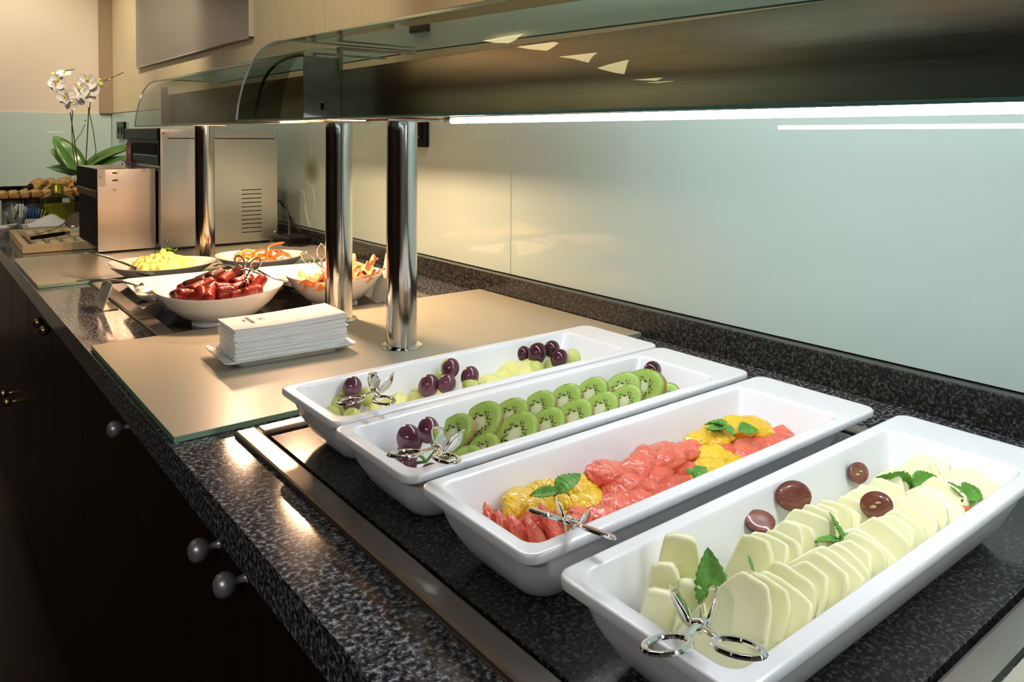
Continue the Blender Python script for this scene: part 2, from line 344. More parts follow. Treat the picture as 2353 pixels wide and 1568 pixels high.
for c in crk:
    pts = []
    for (a, b) in zip(c[:-1], c[1:]):
        for k in range(3):
            t = k/3; pts.append((WX-.0002, a[0]+(b[0]-a[0])*t+random.uniform(-.0015, .0015), a[1]+(b[1]-a[1])*t+random.uniform(-.0015, .0015)))
    pts.append((WX-.0002, *c[-1])); cb.tube(pts, .0011, 6)
cb.obj('glass_crack', 'plaster', wb, label='branching cracks in the glass splashback')
def soft_stain():
    m, nt, b = nodes('scorch'); nt.nodes.remove(b); N = nt.nodes.new; L = nt.links.new; o = nt.nodes['Material Output']
    tc = N('ShaderNodeTexCoord'); mp = N('ShaderNodeMapping'); mp.inputs['Scale'].default_value = (0, 1/.075, 1/.055); L(tc.outputs['Object'], mp.inputs[0])
    ln = N('ShaderNodeVectorMath'); ln.operation = 'LENGTH'; L(mp.outputs[0], ln.inputs[0]); mr = N('ShaderNodeMapRange'); mr.inputs['From Max'].default_value = 1; mr.inputs['To Min'].default_value = .75; mr.inputs['To Max'].default_value = 0
    L(ln.outputs['Value'], mr.inputs['Value']); t = N('ShaderNodeBsdfTransparent'); d = N('ShaderNodeBsdfDiffuse'); d.inputs[0].default_value = (.26, .26, .15, 1); mx = N('ShaderNodeMixShader')
    L(mr.outputs[0], mx.inputs[0]); L(t.outputs[0], mx.inputs[1]); L(d.outputs[0], mx.inputs[2]); L(mx.outputs[0], o.inputs[0])
soft_stain()
B().add([(0, -.085, -.06), (0, .085, -.06), (0, .085, .06), (0, -.085, .06)], [(0, 3, 2, 1)]).obj('scorch_mark', 'scorch', wb, loc=(WX-.0012, 2.56, 1.155), smooth=0, label='olive scorch stain on the cracked glass')
wl = B().box((-3.4, YF, 0), (1.3, YF+.1, 2.75)).obj('wall_left', 'plaster', kind='structure', smooth=0)
for a, b in ((-.79, -.09), (-.09, 1.128)):
    B().box((a+.001, YF-.008, .9), (b-.001, YF-.0005, 1.418)).obj('glass_panel', 'wall_glass', wl, smooth=0, bevel=.0008)
B().box((-3.39, YF-.05, 0), (-.80, YF-.009, 2.67)).obj('unseen_dark_board', 'room_wood', wl, smooth=0)  # unseen board added to keep the hood's mirror image dark
B().box((1.055, YF-.03, 1.42), (1.133, YF, 2.72)).obj('trim_1', 'trim_wood', kind='structure', smooth=0)
B().box((-3.4, -2.7, 0), (1.3, -2.6, 2.75)).obj('wall_right', 'plaster', kind='structure', smooth=0)
wf = B().box((-3.5, -2.6, 0), (-3.4, YF, 2.75)).obj('wall_front', 'room_wood', kind='structure', smooth=0)
for k in range(9):
    B().box((-3.4, -2.6, .25+.28*k), (-3.33, YF, .33+.28*k)).obj('wall_batten', 'black', wf, smooth=0)
# dark wood wall, battens and the added board are what the steel hood mirrors

# ---------------------------------------------------------------- worktop, back ledge, base cabinets
wt = B()
X0, XB = .253, 1.128
wt.box((X0, -1.2, .858), (.325, YF-.01, CZ)); 
wt.box((.325, .975, .858), (XB, 1.531, CZ)); wt.box((.325, 2.184, .858), (XB, YF-.01, CZ)); wt.box((.325, -1.2, .858), (XB, .203, CZ))
wt.box((.325, .203, .858), (.353, .975, CZ-.004)); wt.box((.978, .203, .858), (XB, .975, CZ))
wt.box((.325, 1.531, .858), (.371, 2.184, CZ)); wt.box((.975, 1.531, .858), (XB, 2.184, CZ))
wt.box((.353, .203, .858), (.978, .975, CZ-.016)); wt.box((.371, 1.531, .858), (.975, 2.184, CZ-.016))
wt.obj('worktop', 'granite', smooth=0, label='long speckled dark granite worktop running along the wall', cat='worktop')
B().box((X0-.001, -1.2, .8965), (X0+.0015, YF-.012, .9002)).obj('worktop_edge', 'granite', bpy.data.objects['worktop'], smooth=0)
bs = thing('back_ledge', 'low dark granite upstand along the foot of the glass splashback', 'upstand', (0, 0, CZ))
for a, b in ((-1.2, .8035), (.8045, 2.5), (2.501, 4.2), (4.201, YF-.012)):
    B().box((1.106, a, .0), (1.1275, b, .052)).obj('granite_slab', 'granite_dark', bs, smooth=0, bevel=.002)
seams = [-1.2, -.49, -.05, .405, .857, 1.31, 1.785, 2.175, 2.62, 3.04, 3.50, 3.95, 4.4, 4.85, 5.3, YF-.02]
def knob(parent, y, z, mat='knob_metal'):
    b = B(); M = Matrix.Translation((.285, y, z)) @ Matrix.Rotation(-pi/2, 4, 'Y')
    b.lathe([(.0062, 0), (.0045, .002), (.0038, .006), (.0038, .010), (.0072, .0125), (.0122, .018), (.0135, .0235), (.0118, .0295), (.0075, .0335), (.001, .035)], 20, M=M)
    b.obj('knob', mat, parent)
kn = {3: (.816, .805), 4: (.907, .803), 5: (1.35, .809), 6: (2.124, .812), 7: (2.227, .810), 8: (2.987, .399), 9: (3.095, .399)}
where = {3: 'nearest under the fruit trays, knob at its far edge', 4: 'second nearest under the fruit trays, knob at near edge', 5: 'in front of the napkin stack', 6: 'in front of the sausage bowl', 7: 'in front of the scrambled egg bowl',
         8: 'with a low brass knob at its far edge', 9: 'with a low brass knob at its near edge'}
for i, (a, b) in enumerate(zip(seams[:-1], seams[1:])):
    lab = 'dark brown base cabinet ' + where[i] if i in where else 'dark brown base cabinet without a knob, %s of the run from the near end' % NTH[i]
    c = thing('base_cabinet', lab, 'cabinet', (0, 0, 0), group='base cabinets under the worktop')
    B().box((.304, a+.0005, .06), (XB, b-.0005, .857)).obj('body', 'wenge', c, smooth=0)
    B().box((.315, a+.0005, 0), (XB, b-.0005, .06)).obj('plinth', 'wenge', c, smooth=0)
    d = B().box((.2855, a+.002, .065), (.3035, b-.002, .850)).obj('door', 'wenge', c, smooth=0, bevel=.002)
    if i in kn: knob(d, *kn[i], mat='brass' if i >= 6 else 'knob_metal')
# steel frames set into the worktop
def frame(name, label, x0, x1, y0, y1, w, wf, h, inset_mat, inset_name, gap):
    t = thing(name, label, 'inset', (0, 0, CZ))
    def bar(a, b, mit):  # bevelled bar from a to b
        B().box(a, b).obj('frame_bar', 'steel_frame', t, smooth=0, bevel=.0035)
    bar((x0, y0, -.003), (x0+w, y1, h), 0); bar((x1-w*.8, y0, -.003), (x1, y1, h), 0)
    bar((x0+w, y0, -.003), (x1-w*.8, y0+wf, h), 0); bar((x0+w, y1-wf, -.003), (x1-w*.8, y1, h), 0)
    B().box((x0+w+gap, y0+wf+gap, -.014), (x1-w*.8-gap, y1-wf-gap, .0008)).obj(inset_name, inset_mat, t, smooth=0, bevel=.001)
    return t
frame('steel_inset_frame', 'scratched steel frame around a granite slab beneath the four fruit trays', .325, .978, .203, .975, .028, .025, .006, 'granite_dark', 'granite_slab', .007)
frame('hotplate', 'black glass hotplate in a steel frame under the hot dishes', .371, .975, 1.531, 2.184, .034, .012, .005, 'black_glass', 'glass_top', .002)
def glass_plate(label, x0, x1, y0, y1, rz=0):
    w, d = x1-x0, y1-y0
    B().box((0, 0, .0005), (w, d, .0085), mis=[1, 0, 1, 1, 1, 1]).obj('glass_plate', ['plate_glass', 'glass_edge'], loc=(x0, y0, CZ), smooth=0, bevel=.0008, label=label, cat='glass plate')
glass_plate('frosted glass plate under the napkin stack and two steel posts', .258, 1.102, .992, 1.517)
glass_plate('frosted glass plate under the scrambled egg bowl and toaster', .258, 1.102, 2.197, 2.712)
glass_plate('frosted glass plate at the bottom right corner beside the melon tray', .45, 1.102, -.5, .198)

# ================================================================ sneeze guards (hoods)
def hood(label, y0, y1, prof0, prof1, posts, far):
    """prof0 / prof1: glass section (x, z) at the near (y0) and far (y1) ends"""
    t = thing('sneeze_guard', label, 'sneeze guard', (.69, y0, CZ), group='glass sneeze guards on steel posts')
    ox, oy, oz = .69, y0, CZ
    xb0, xb1, zb, zt = .62, .76, 1.3095, 1.397
    b = B(); th = .0016; e = y1
    b.box((xb0-ox, 0, zb-oz), (xb0+th-ox, e-oy, zt-oz)); b.box((xb1-th-ox, 0, zb-oz), (xb1-ox, e-oy, zt-oz))
    b.box((xb0+th-ox, 0, zt-th-oz), (xb1-th-ox, e-oy, zt-oz)); b.box((xb0+th-ox, e-th-oy, zb-oz), (xb1-th-ox, e-oy, zt-th-oz)); b.box((xb0+th-ox, 0, zb-oz), (xb1-th-ox, th, zt-th-oz))
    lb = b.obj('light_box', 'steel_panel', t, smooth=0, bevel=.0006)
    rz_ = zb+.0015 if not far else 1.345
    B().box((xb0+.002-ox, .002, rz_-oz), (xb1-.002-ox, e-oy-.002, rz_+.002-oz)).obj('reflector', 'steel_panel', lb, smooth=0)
    # bent glass canopy
    def fine(p):
        q = []
        for a in range(len(p)-1):
            p0, p1, p2, p3 = p[max(a-1, 0)], p[a], p[a+1], p[min(a+2, len(p)-1)]
            for k in range(4):
                u = k/4; q.append(tuple(.5*(2*p1[c]+(p2[c]-p0[c])*u+(2*p0[c]-5*p1[c]+4*p2[c]-p3[c])*u*u+(3*p1[c]-p0[c]-3*p2[c]+p3[c])*u**3) for c in (0, 1)))
        return q+[p[-1]]
    prof0, prof1 = fine(prof0), fine(prof1)
    n = 26; rings = []
    for k in range(n+1):
        f = k/n; y = y0+(y1-y0)*f-oy
        rings.append([(p0[0]+(p1[0]-p0[0])*f-ox, y, p0[1]+(p1[1]-p0[1])*f-oz) for p0, p1 in zip(prof0, prof1)])
    g = B().loft(rings, 0, False, False, False).obj('glass_canopy', 'canopy_glass', t, smooth=60)
    for k, nm in ((n, 1),):
        rg = [Vector(p) for p in rings[k]]
        B().tube(rg, .0017, 8).obj('glass_edge', 'glass_edge_light', g)
    for j in (0, -1):
        B().tube([Vector(r[j]) for r in rings], .0014, 8).obj('glass_edge', 'lip_edge', g)
    # end bracket and curved support edge
    for yy_, pr in (((y1-.001, prof1),) if not far else ((y1-.001, prof1), (y0+.003, prof0))):
        w = B().box((.549-ox if not far else .60-ox, yy_-.0012-oy, 1.3085-oz), (xb0-.0005-ox, yy_+.0004-oy, 1.418-oz)); w.obj('end_bracket', 'steel_frame', t, smooth=0)
    if not far:
        br = [q for q in t.children if q.name.startswith('end_bracket')][0]
        B().box((.5805-ox, y1-.004-oy, 1.325-oz), (.5865-ox, y1-.0021-oy, 1.343-oz)).obj('slot', 'black', br, smooth=0, bevel=.0015)
        M = Matrix.Translation((.5835-ox, y1-.0032-oy, 1.341-oz)) @ Matrix.Rotation(pi/2, 4, 'X')
        B().lathe([(.0048, 0), (.0048, .001), (.0036, .0026), (.001, .0032)], 16, M=M).obj('screw', 'chrome', br)
        arc = [(.549, 1.419), (.535, 1.4165), (.521, 1.412), (.509, 1.406), (.498, 1.398), (.488, 1.387), (.479, 1.372), (.473, 1.355), (.469, 1.334), (.464, 1.311)]
        B().tube([(x-ox, y1-.002-oy, z-oz) for x, z in arc], .0026, 8).obj('curved_support', 'black_plastic', t, label='dark curved support rib inside the glass')
    # bracket arms that carry the glass above the box
    for yy_ in ([y1-.006, y0+.08] if not far else [y0+.05]):
        B().box((.612-ox, yy_-.006-oy, 1.396-oz), (.619-ox, yy_+.006-oy, prof1[-1][1]-.006-oz)).box((.612-ox, yy_-.006-oy, prof1[-1][1]-.0075-oz), (.768-ox, yy_+.006-oy, prof1[-1][1]-.0045-oz)).obj('bracket_arm', 'steel_panel', t, smooth=0, bevel=.0008)
    for py in posts:
        pt = B().lathe([(.027, .0092), (.027, 1.305-oz)], 40, M=Matrix.Translation((0, py-oy, 0))).obj('post', 'pipe', t)
        B().lathe([(.036, .0086), (.0365, .0096), (.036, .0108), (.0272, .0116)], 40, M=Matrix.Translation((0, py-oy, 0))).obj('flange', 'chrome', pt)
        B().box((-.05, py-oy-.04, 1.3052-oz), (.05, py-oy+.04, 1.309-oz)).obj('top_plate', 'steel_frame', pt, smooth=0, bevel=.001)
    return t
pf1 = [(.434, 1.304), (.4355, 1.317), (.437, 1.33), (.444, 1.359), (.453, 1.383), (.459, 1.397), (.466, 1.411), (.479, 1.426), (.494, 1.436), (.505, 1.4395), (.53, 1.4415), (.56, 1.442), (.62, 1.442), (.69, 1.442), (.775, 1.442)]
pn1 = [(x+.03, z-.006 if i < 2 else z-.006-.022*min(1, (i-1)/6)) for i, (x, z) in enumerate(pf1)]
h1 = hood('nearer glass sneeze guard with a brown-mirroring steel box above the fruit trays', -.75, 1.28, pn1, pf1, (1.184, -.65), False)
pf2 = [(.529, 1.303), (.532, 1.328), (.537, 1.354), (.547, 1.392), (.555, 1.409), (.565, 1.423), (.575, 1.431), (.586, 1.437), (.605, 1.440), (.64, 1.441), (.70, 1.441), (.775, 1.441)]
h2 = hood('farther glass sneeze guard above the hot dishes, in front of the toaster', 1.335, 2.42, pf2, pf2, (1.434, 2.308), True)
# fluorescent tube under the near box
lt = B().tube([(.68-.69, -.60+.75, 1.3044-CZ), (.68-.69, 1.012+.75, 1.3044-CZ)], .0044, 12).obj('light_tube', 'tube_lamp', h1, label='glowing white tube lamp')
B().tube([(-.01, 1.012+.75, 1.3044-CZ), (-.01, 1.030+.75, 1.3044-CZ)], .0047, 12).obj('end_cap', 'white_melamine', lt)
B().box((-.018, -.6+.75, 1.3088-CZ), (-.002, 1.03+.75, 1.3095-CZ)).obj('lamp_holder', 'black_plastic', lt, smooth=0)
for hy in (1.62, 2.02):
    B().tube([(0, hy-1.335-.07, 1.340-CZ), (0, hy-1.335+.07, 1.340-CZ)], .0035, 8).obj('quartz_lamp', 'lamp_quartz', h2, label='orange quartz heat lamp rod')

# ================================================================ fruit trays
def make_tray(label, x0, y0, x1, y1):
    w, d = x1-x0, y1-y0; cx, cy = (x0+x1)/2, (y0+y1)/2; h = .066; r = .014
    b = B(); ix = -.006   # cavity shifted to the near end, wide rim at the wall end
    def rr(ww, dd, rad, z, sx=0): return rrect(ww, dd, rad, z, 6, sx, 0)
    iw, idp = w-.073, d-.027; sx = -.0225
    rings = [rr(iw-.075, idp-.055, .018, .0055, sx), rr(iw-.060, idp-.042, .022, .0065, sx), rr(iw-.048, idp-.030, .022, .013, sx), rr(iw-.018, idp-.012, .017, .047, sx), rr(iw-.006, idp-.005, .014, h-.006, sx), rr(iw-.0025, idp-.0025, .0135, h-.0018, sx), rr(iw-.0008, idp-.0008, .014, h-.0004, sx), rr(iw+.0012, idp+.0012, .0145, h, sx),
             rr(iw+.006, idp+.006, .0165, h, sx), rr(w-.007, d-.007, r-.003, h), rr(w-.0028, d-.0028, r-.001, h), rr(w-.0008, d-.0008, r, h-.0008), rr(w, d, r, h-.0026), rr(w, d, r, h-.0065), rr(w-.0015, d-.0015, r, h-.0078), rr(w-.010, d-.008, r, h-.0078),
             rr(iw+.014, idp+.012, .018, h-.0085, sx), rr(iw+.009, idp+.007, .020, .052, sx), rr(iw-.001, idp-.003, .022, .036, sx), rr(iw-.022, idp-.018, .024, .018, sx), rr(iw-.042, idp-.034, .024, .006, sx), rr(iw-.052, idp-.044, .022, .0012, sx), rr(iw-.060, idp-.052, .020, .0, sx)]
    return b.loft(rings).obj('serving_tray', 'white_melamine', loc=(cx, cy, CZ+.0012), smooth=50, label=label, cat='tray', group='white rectangular serving trays')
TX0, TX1 = .3615, .8895
make_tray('white rectangular tray of melon slices, nearest of the four', TX0+.001, .251, TX1+.001, .409)
make_tray('white rectangular tray of pink grapefruit and orange segments', TX0-.002, .432, TX1-.004, .590)
make_tray('white rectangular tray of kiwi halves and dark grapes', TX0-.004, .604, TX1-.001, .762)
make_tray('white rectangular tray of pineapple and mixed grapes, farthest of the four', TX0+.003, .769, TX1+.005, .927)

# ---------------------------------------------------------------- grapes
def grape(label, p, r, mat, group, tilt=None):
    rz = random.uniform(0, 6); b = B().ball((0, 0, 0), (r, r, r*random.uniform(1.06, 1.18)), 20, 14)
    o = b.obj('grape', mat, loc=p, rot=(random.uniform(-.5, .5), random.uniform(-.5, .5), rz), smooth=180, label=label, cat='grape', group=group)
    return o
ORD = ['leftmost', 'second from the left', 'third from the left', 'fourth from the left', 'fifth from the left', 'sixth from the left', 'seventh from the left', 'eighth from the left', 'ninth from the left', 'tenth from the left', 'eleventh from the left', 'twelfth from the left']
G1R = [(0.451,0.898,0.957,0.0124),(0.447,0.891,0.939,0.0117),(0.551,0.874,0.945,0.0140),(0.566,0.853,0.950,0.0122),(0.591,0.882,0.959,0.0126),(0.612,0.865,0.948,0.0126),(0.742,0.908,0.948,0.0113),(0.751,0.886,0.952,0.0146),(0.777,0.882,0.955,0.0127),(0.764,0.850,0.950,0.0130)]
G1Rl = ['purple grape standing highest in the near-left cluster of the pineapple tray', 'purple grape below the highest one in the near-left cluster of the pineapple tray', 'big purple grape at the left of the middle cluster in the pineapple tray', 'purple grape at the front of the middle cluster in the pineapple tray',
        'purple grape on top of the middle cluster in the pineapple tray', 'purple grape at the right of the middle cluster in the pineapple tray', 'dark grape half hidden at the left of the far cluster in the pineapple tray', 'biggest dark grape of the far cluster in the pineapple tray', 'dark grape at the top right of the far cluster in the pineapple tray', 'dark grape lowest in the far cluster of the pineapple tray']
for i, (x, y, z, r) in enumerate(G1R): grape(G1Rl[i], (x, y, z), r, 'grape_red' if i < 6 else 'grape_dark', 'grapes in the pineapple tray')
G1G = [(0.445,0.915,0.944,0.0109),(0.436,0.905,0.935,0.0114),(0.422,0.895,0.928,0.0110),(0.436,0.868,0.929,0.0115),(0.475,0.905,0.938,0.0110),(0.604,0.909,0.953,0.0112),(0.609,0.860,0.938,0.0115),(0.590,0.910,0.940,0.0098),(0.628,0.858,0.931,0.0085),(0.736,0.872,0.933,0.0125),(0.768,0.872,0.931,0.0113),(0.809,0.870,0.938,0.0129)]
G1Gl = ['pale green grape at the back of the near-left cluster in the pineapple tray', 'pale green grape in the middle of the near-left cluster in the pineapple tray', 'pale green grape at the far left of the pineapple tray by the rim', 'pale green grape under the tongs in the pineapple tray', 'pale green grape right of the highest purple grape in the pineapple tray',
        'pale green grape at the top of the middle cluster', 'pale green grape at the front right of the middle cluster', 'pale green grape hidden behind the middle cluster', 'small pale green grape at the right foot of the middle cluster', 'pale green grape at the left foot of the far cluster', 'pale green grape at the middle foot of the far cluster', 'pale green grape at the right end of the far cluster']
for i, (x, y, z, r) in enumerate(G1G): grape(G1Gl[i], (x, y, z), r, 'grape_green', 'grapes in the pineapple tray')
G2 = [(0.431,0.728,0.930,0.0119),(0.426,0.714,0.953,0.0138),(0.432,0.686,0.970,0.0118),(0.412,0.700,0.934,0.0127),(0.425,0.672,0.928,0.0118),(0.820,0.718,0.953,0.0130),(0.836,0.700,0.938,0.0135),(0.810,0.728,0.932,0.0127)]
G2l = ['purple grape lowest left in the kiwi tray cluster', 'big purple grape in the middle of the kiwi tray cluster', 'purple grape standing on a green stalk above the kiwi tray tongs', 'purple grape by the left rim of the kiwi tray, behind the tongs', 'purple grape under the tong rings of the kiwi tray', 'dark grape on top at the wall end of the kiwi tray', 'dark grape at the right of the wall-end pair in the kiwi tray', 'dark grape hidden behind the round kiwi slice']
for i, (x, y, z, r) in enumerate(G2): grape(G2l[i], (x, y, z), r, 'grape_red' if i < 5 else 'grape_dark', 'grapes in the kiwi tray')
sb = B().tube([(.434, .682, .960), (.436, .680, .948), (.432, .690, .935), (.424, .705, .930)], [.0028, .0014, .0016, .0015], 8).tube([(.432, .690, .935), (.443, .695, .938), (.452, .700, .940)], [.0015, .0013, .0026], 8).tube([(.432, .690, .935), (.428, .706, .945)], [.0015, .0022], 8)
sb.obj('grape_stalk', 'herb', label='branched green grape stalk in the kiwi tray', cat='stalk')
# ---------------------------------------------------------------- pineapple pieces
def lumpy(v, k, amp, f=2.2):
    return v*(1+amp*noise.noise(Vector((v.x*f+k, v.y*f-k, v.z*f+2*k))))
PINE = [(0.505,0.890,0.922,0.0167),(0.482,0.878,0.921,0.0165),(0.544,0.885,0.923,0.0187),(0.568,0.892,0.926,0.0189),(0.652,0.872,0.925,0.0176),(0.671,0.878,0.924,0.0179),(0.707,0.892,0.926,0.0209),(0.727,0.880,0.926,0.0221),(0.845,0.880,0.922,0.0165)]
PL = ['under the tongs', 'beside the near-left grapes', 'left of the middle grapes', 'behind the middle grapes', 'right of the middle grapes', 'in the gap between the grape clusters', 'left of the far grapes', 'touching the far grapes', 'right of the far grapes']
for i, (x, y, z, r) in enumerate(PINE):
    B().ball((0, 0, 0), (r*1.35, r*.95, r*.8), 22, 14, fn=lambda v, i=i: lumpy(v, i*3.1, .35)).obj('pineapple_chunk', 'pineapple', loc=(x, y, z), rot=(.3, random.uniform(-.3, .3), random.uniform(-.5, .8)), smooth=180,
        label='pale yellow pineapple chunk ' + PL[i], cat='pineapple', group='pineapple chunks in the farthest tray')

# ---------------------------------------------------------------- kiwi
def make_kiwi():
    t = thing('kiwi_slice', 'proto', 'kiwi')
    a, bb, n = .0300, .0205, 36
    def ell(s, z): return [(a*s*cos(2*pi*k/n), bb*s*sin(2*pi*k/n), z) for k in range(n)]
    B().loft([ell(.97, 0), ell(.985, .0004)][::-1] + [], 0, True, False).add([], []).obj('_', 'kiwi_flesh', t) if False else None
    f = B(); f.loft([ell(.02, .0016), ell(.25, .0013), ell(.5, .0010), ell(.8, .0008), ell(.96, .0004), ell(.985, -.001)], 0, True, False)
    fl = f.obj('flesh', 'kiwi_flesh', t, smooth=60)
    B().loft([ell(.985, -.0008), ell(1.0, -.0012), ell(.99, -.006), ell(.93, -.011), ell(.78, -.0155), ell(.5, -.018), ell(.1, -.019)], 0, False, True).obj('skin', 'kiwi_skin', t, smooth=60)
    s = B()
    for k in range(46):
        an = 2*pi*k/46+random.uniform(-.05, .05); q = random.choice((.34, .40, .46, .52))+random.uniform(-.02, .02)
        M = Matrix.Translation((a*q*cos(an), bb*q*sin(an), .00125)) @ Matrix.Rotation(an, 4, 'Z')
        s.ball((0, 0, 0), (.00125, .00062, .0006), 6, 4, M=M)
    s.obj('seeds', 'seed', t, kind='stuff'); return t
KIWI = [(0.490,0.728,0.938,'standing behind the stalked grape',1.05,-.2),(0.528,0.727,0.943,'first of the back row after the grapes',1.12,0),(0.571,0.727,0.941,'second of the back row',1.0,0),(0.616,0.727,0.941,'third of the back row',1.0,0),(0.660,0.727,0.941,'fourth of the back row',1.0,0),(0.706,0.726,0.941,'fifth of the back row',1.0,0),
        (0.504,0.690,0.929,'small one between tongs and front row',.82,.2),(0.552,0.690,0.936,'first large one of the front row',1.12,0),(0.600,0.692,0.933,'second large one of the front row',1.0,0),(0.646,0.693,0.933,'third large one of the front row',1.02,0),(0.693,0.694,0.933,'fourth large one of the front row',1.0,0),(0.738,0.695,0.933,'fifth large one of the front row, with torn skin',1.0,0),
        (0.470,0.676,0.927,'cut and tilted under the tong blades',.85,.5),(0.751,0.712,0.942,'long narrow one leaning on the round slice',1.05,.5),(0.785,0.706,0.941,'biggest and roundest, facing the camera',1.22,-.6),(0.792,0.676,0.930,'dark-edged one below the wall-end grapes',.98,.3),(0.838,0.682,0.930,'last one toward the wall end',.98,-.2)]
kp = make_kiwi()
for i, (x, y, z, lab, s, dr) in enumerate(KIWI):
    ya = .42+dr*.35+random.uniform(-.08, .08)
    nrm = Vector((-cos(ya), -sin(ya), .52 if i != 14 else .35)); axd = Vector((.62, -.44, .62)) if i != 14 else Vector((.75, -.65, .1))
    M = basis(axd-nrm.normalized()*axd.dot(nrm.normalized()), z=nrm)
    lb = 'kiwi half with brown skin, ' + lab
    if i == 0: o = kp; o.location = (x, y, z); o['label'] = lb; o['group'] = 'cut kiwis in the third tray'; o.scale = (s*.95,)*3; o.rotation_euler = M.to_euler()
    else: dup(kp, (x, y, z), M.to_euler(), lb, 'cut kiwis in the third tray', s*.95)

# ---------------------------------------------------------------- citrus
def seg_mesh(name, mat, seed):
    """peeled citrus piece: half-moon cushion with ragged pulp surface"""
    b = B(); nu, nv = 44, 22
    def fn(v):
        x, y, z = v; y2 = y if y > 0 else y*.35          # flat inner side
        p = Vector((x*3+seed, y*3, z*3)); q = Vector((x*16+seed, y*16, z*5))
        k = 1+.12*noise.noise(p)+.07*noise.noise(q)-.06*max(0, cos(atan2(y+.3, x)*9))**6
        return Vector((x*k, y2*k, z*(abs(1-x*x*.3))*k))
    b.ball((0, 0, 0), (.0225, .0185, .0088), nu, nv, fn=fn); return b.obj(name, mat, smooth=180)
GF = [(0.409,0.536,0.936),(0.414,0.525,0.933),(0.420,0.513,0.933),(0.428,0.500,0.933),(0.448,0.505,0.937),(0.482,0.498,0.934),(0.494,0.488,0.932),(0.528,0.506,0.938),(0.546,0.504,0.944),(0.545,0.490,0.933),(0.538,0.522,0.950),(0.569,0.510,0.949),(0.602,0.511,0.949),(0.632,0.515,0.949),(0.617,0.504,0.938),(0.666,0.524,0.938),(0.702,0.505,0.937),(0.722,0.493,0.933),(0.762,0.492,0.933),(0.796,0.494,0.932),
      (.437,.520,.935),(.512,.492,.934),(.530,.488,.930),(.562,.498,.938),(.585,.500,.944),(.592,.520,.951),(.625,.527,.947),(.742,.500,.935),(.783,.505,.934),(.808,.500,.930)]
OR = [(0.450,0.548,0.940),(0.470,0.548,0.940),(0.490,0.535,0.941),(0.508,0.526,0.944),(0.500,0.510,0.937),(0.606,0.485,0.929),(0.624,0.482,0.936),(0.645,0.485,0.938),(0.678,0.489,0.935),(0.688,0.530,0.944),(0.712,0.530,0.946),(0.738,0.523,0.946),(0.756,0.515,0.945),(.462,.535,.936),(.484,.522,.936),(.636,.473,.931),(.662,.480,.934),(.700,.520,.943),(.770,.518,.946),(.664,.497,.938)]
def scatter_citrus(name, mat, pts, lab, cat, group, prm):
    ms = [seg_mesh(name, mat, k*7.3) for k in range(3)]
    for i, p in enumerate(pts):
        if i < 3: o = ms[i]
        else: o = ms[i % 3].copy(); COL.objects.link(o)
        rr_ = random.Random(i*31+prm)
        o.location = (p[0], p[1], p[2]-.003); big = 1.18 if len(p) < 4 else p[3]
        near = name == 'grapefruit_segment' and i < 5
        o.rotation_euler = (rr_.uniform(.1, .7), rr_.uniform(-.4, .2), rr_.uniform(-.9, .5))
        s = rr_.uniform(.85, 1.1)*big; o.scale = (s, s, s)
        if near: o.rotation_euler = (rr_.uniform(-.1, .1), -1.05, 2.2+rr_.uniform(-.15, .15)); o.scale = (1.05, .62, .75)
        tag(o, lab, cat, group)
scatter_citrus('grapefruit_segment', 'grapefruit', GF, 'peeled pink grapefruit segment, one of the glistening pile in the second tray', 'grapefruit', 'pink grapefruit segments', 3)
scatter_citrus('orange_segment', 'orange', OR, 'peeled yellow orange segment, one of those among the grapefruit', 'orange', 'orange segments', 11)
by_x([o for o in COL.objects if o.name.startswith('grapefruit_segment')], 'peeled pink grapefruit segment, %s from the left in the heap')
by_x([o for o in COL.objects if o.name.startswith('orange_segment')], 'peeled yellow orange segment, %s from the left among the grapefruit')
for k, (x, y, z, s) in enumerate(((.545, .505, .925, 1), (.60, .508, .924, 1), (.655, .508, .922, 1), (.71, .512, .922, 1), (.76, .508, .920, .9), (.485, .520, .922, .9), (.438, .522, .920, .8))):
    B().ball((0, 0, 0), (.038*s, .030*s, .018*s), 26, 14, fn=lambda v, k=k: lumpy(v, k*2.3+5, .3, 3)).obj('grapefruit_segment', 'grapefruit' if k not in (5,) else 'orange', loc=(x, y, z), smooth=180,
        label='flattened clump of pink grapefruit flesh under the upper segments', cat='grapefruit', group='grapefruit flesh at the bottom of the tray')

by_x([o for o in COL.objects if o.get('group') == 'grapefruit flesh at the bottom of the tray'], 'flattened clump of citrus flesh under the segments, %s from the left')
# ---------------------------------------------------------------- melon slices
def melon_mesh(seed, w, h, th, top):
    """thin slice standing in its own YZ plane: rounded trapezoid outline, 'th' thick along X"""
    n = 30; out = []
    for k in range(n):
        a = 2*pi*k/n; c, s = cos(a), sin(a); e = .36
        u = (abs(c)**e)*(1 if c > 0 else -1); v = (abs(s)**e)*(1 if s > 0 else -1)
        ww = w/2*(1-(1-top)*(v+1)/2); out.append((u*ww*(1+.05*noise.noise(Vector((seed, a*1.3, 0)))), (v+1)/2*h*(1+.04*noise.noise(Vector((seed+9, a*2, 0))))))
    cy = sum(p[0] for p in out)/n; cz = h/2; rings = []
    for sx, sc in ((-.5, .90), (-.46, .965), (-.36, .99), (0, 1.0), (.36, .99), (.46, .965), (.5, .90)):
        rings.append([(sx*th + .0035*sin(q[1]*50+seed), cy+(q[0]-cy)*sc, cz+(q[1]-cz)*sc) for q in out])
    return B().loft(rings)
mp_ = [melon_mesh(3.3*k, .068, .064, .0070, (.52, .36, .44, .58)[k]).obj('melon_slice', 'melon', smooth=180) for k in range(4)]
first = {0, 1, 2, 3}; cnt = [0]
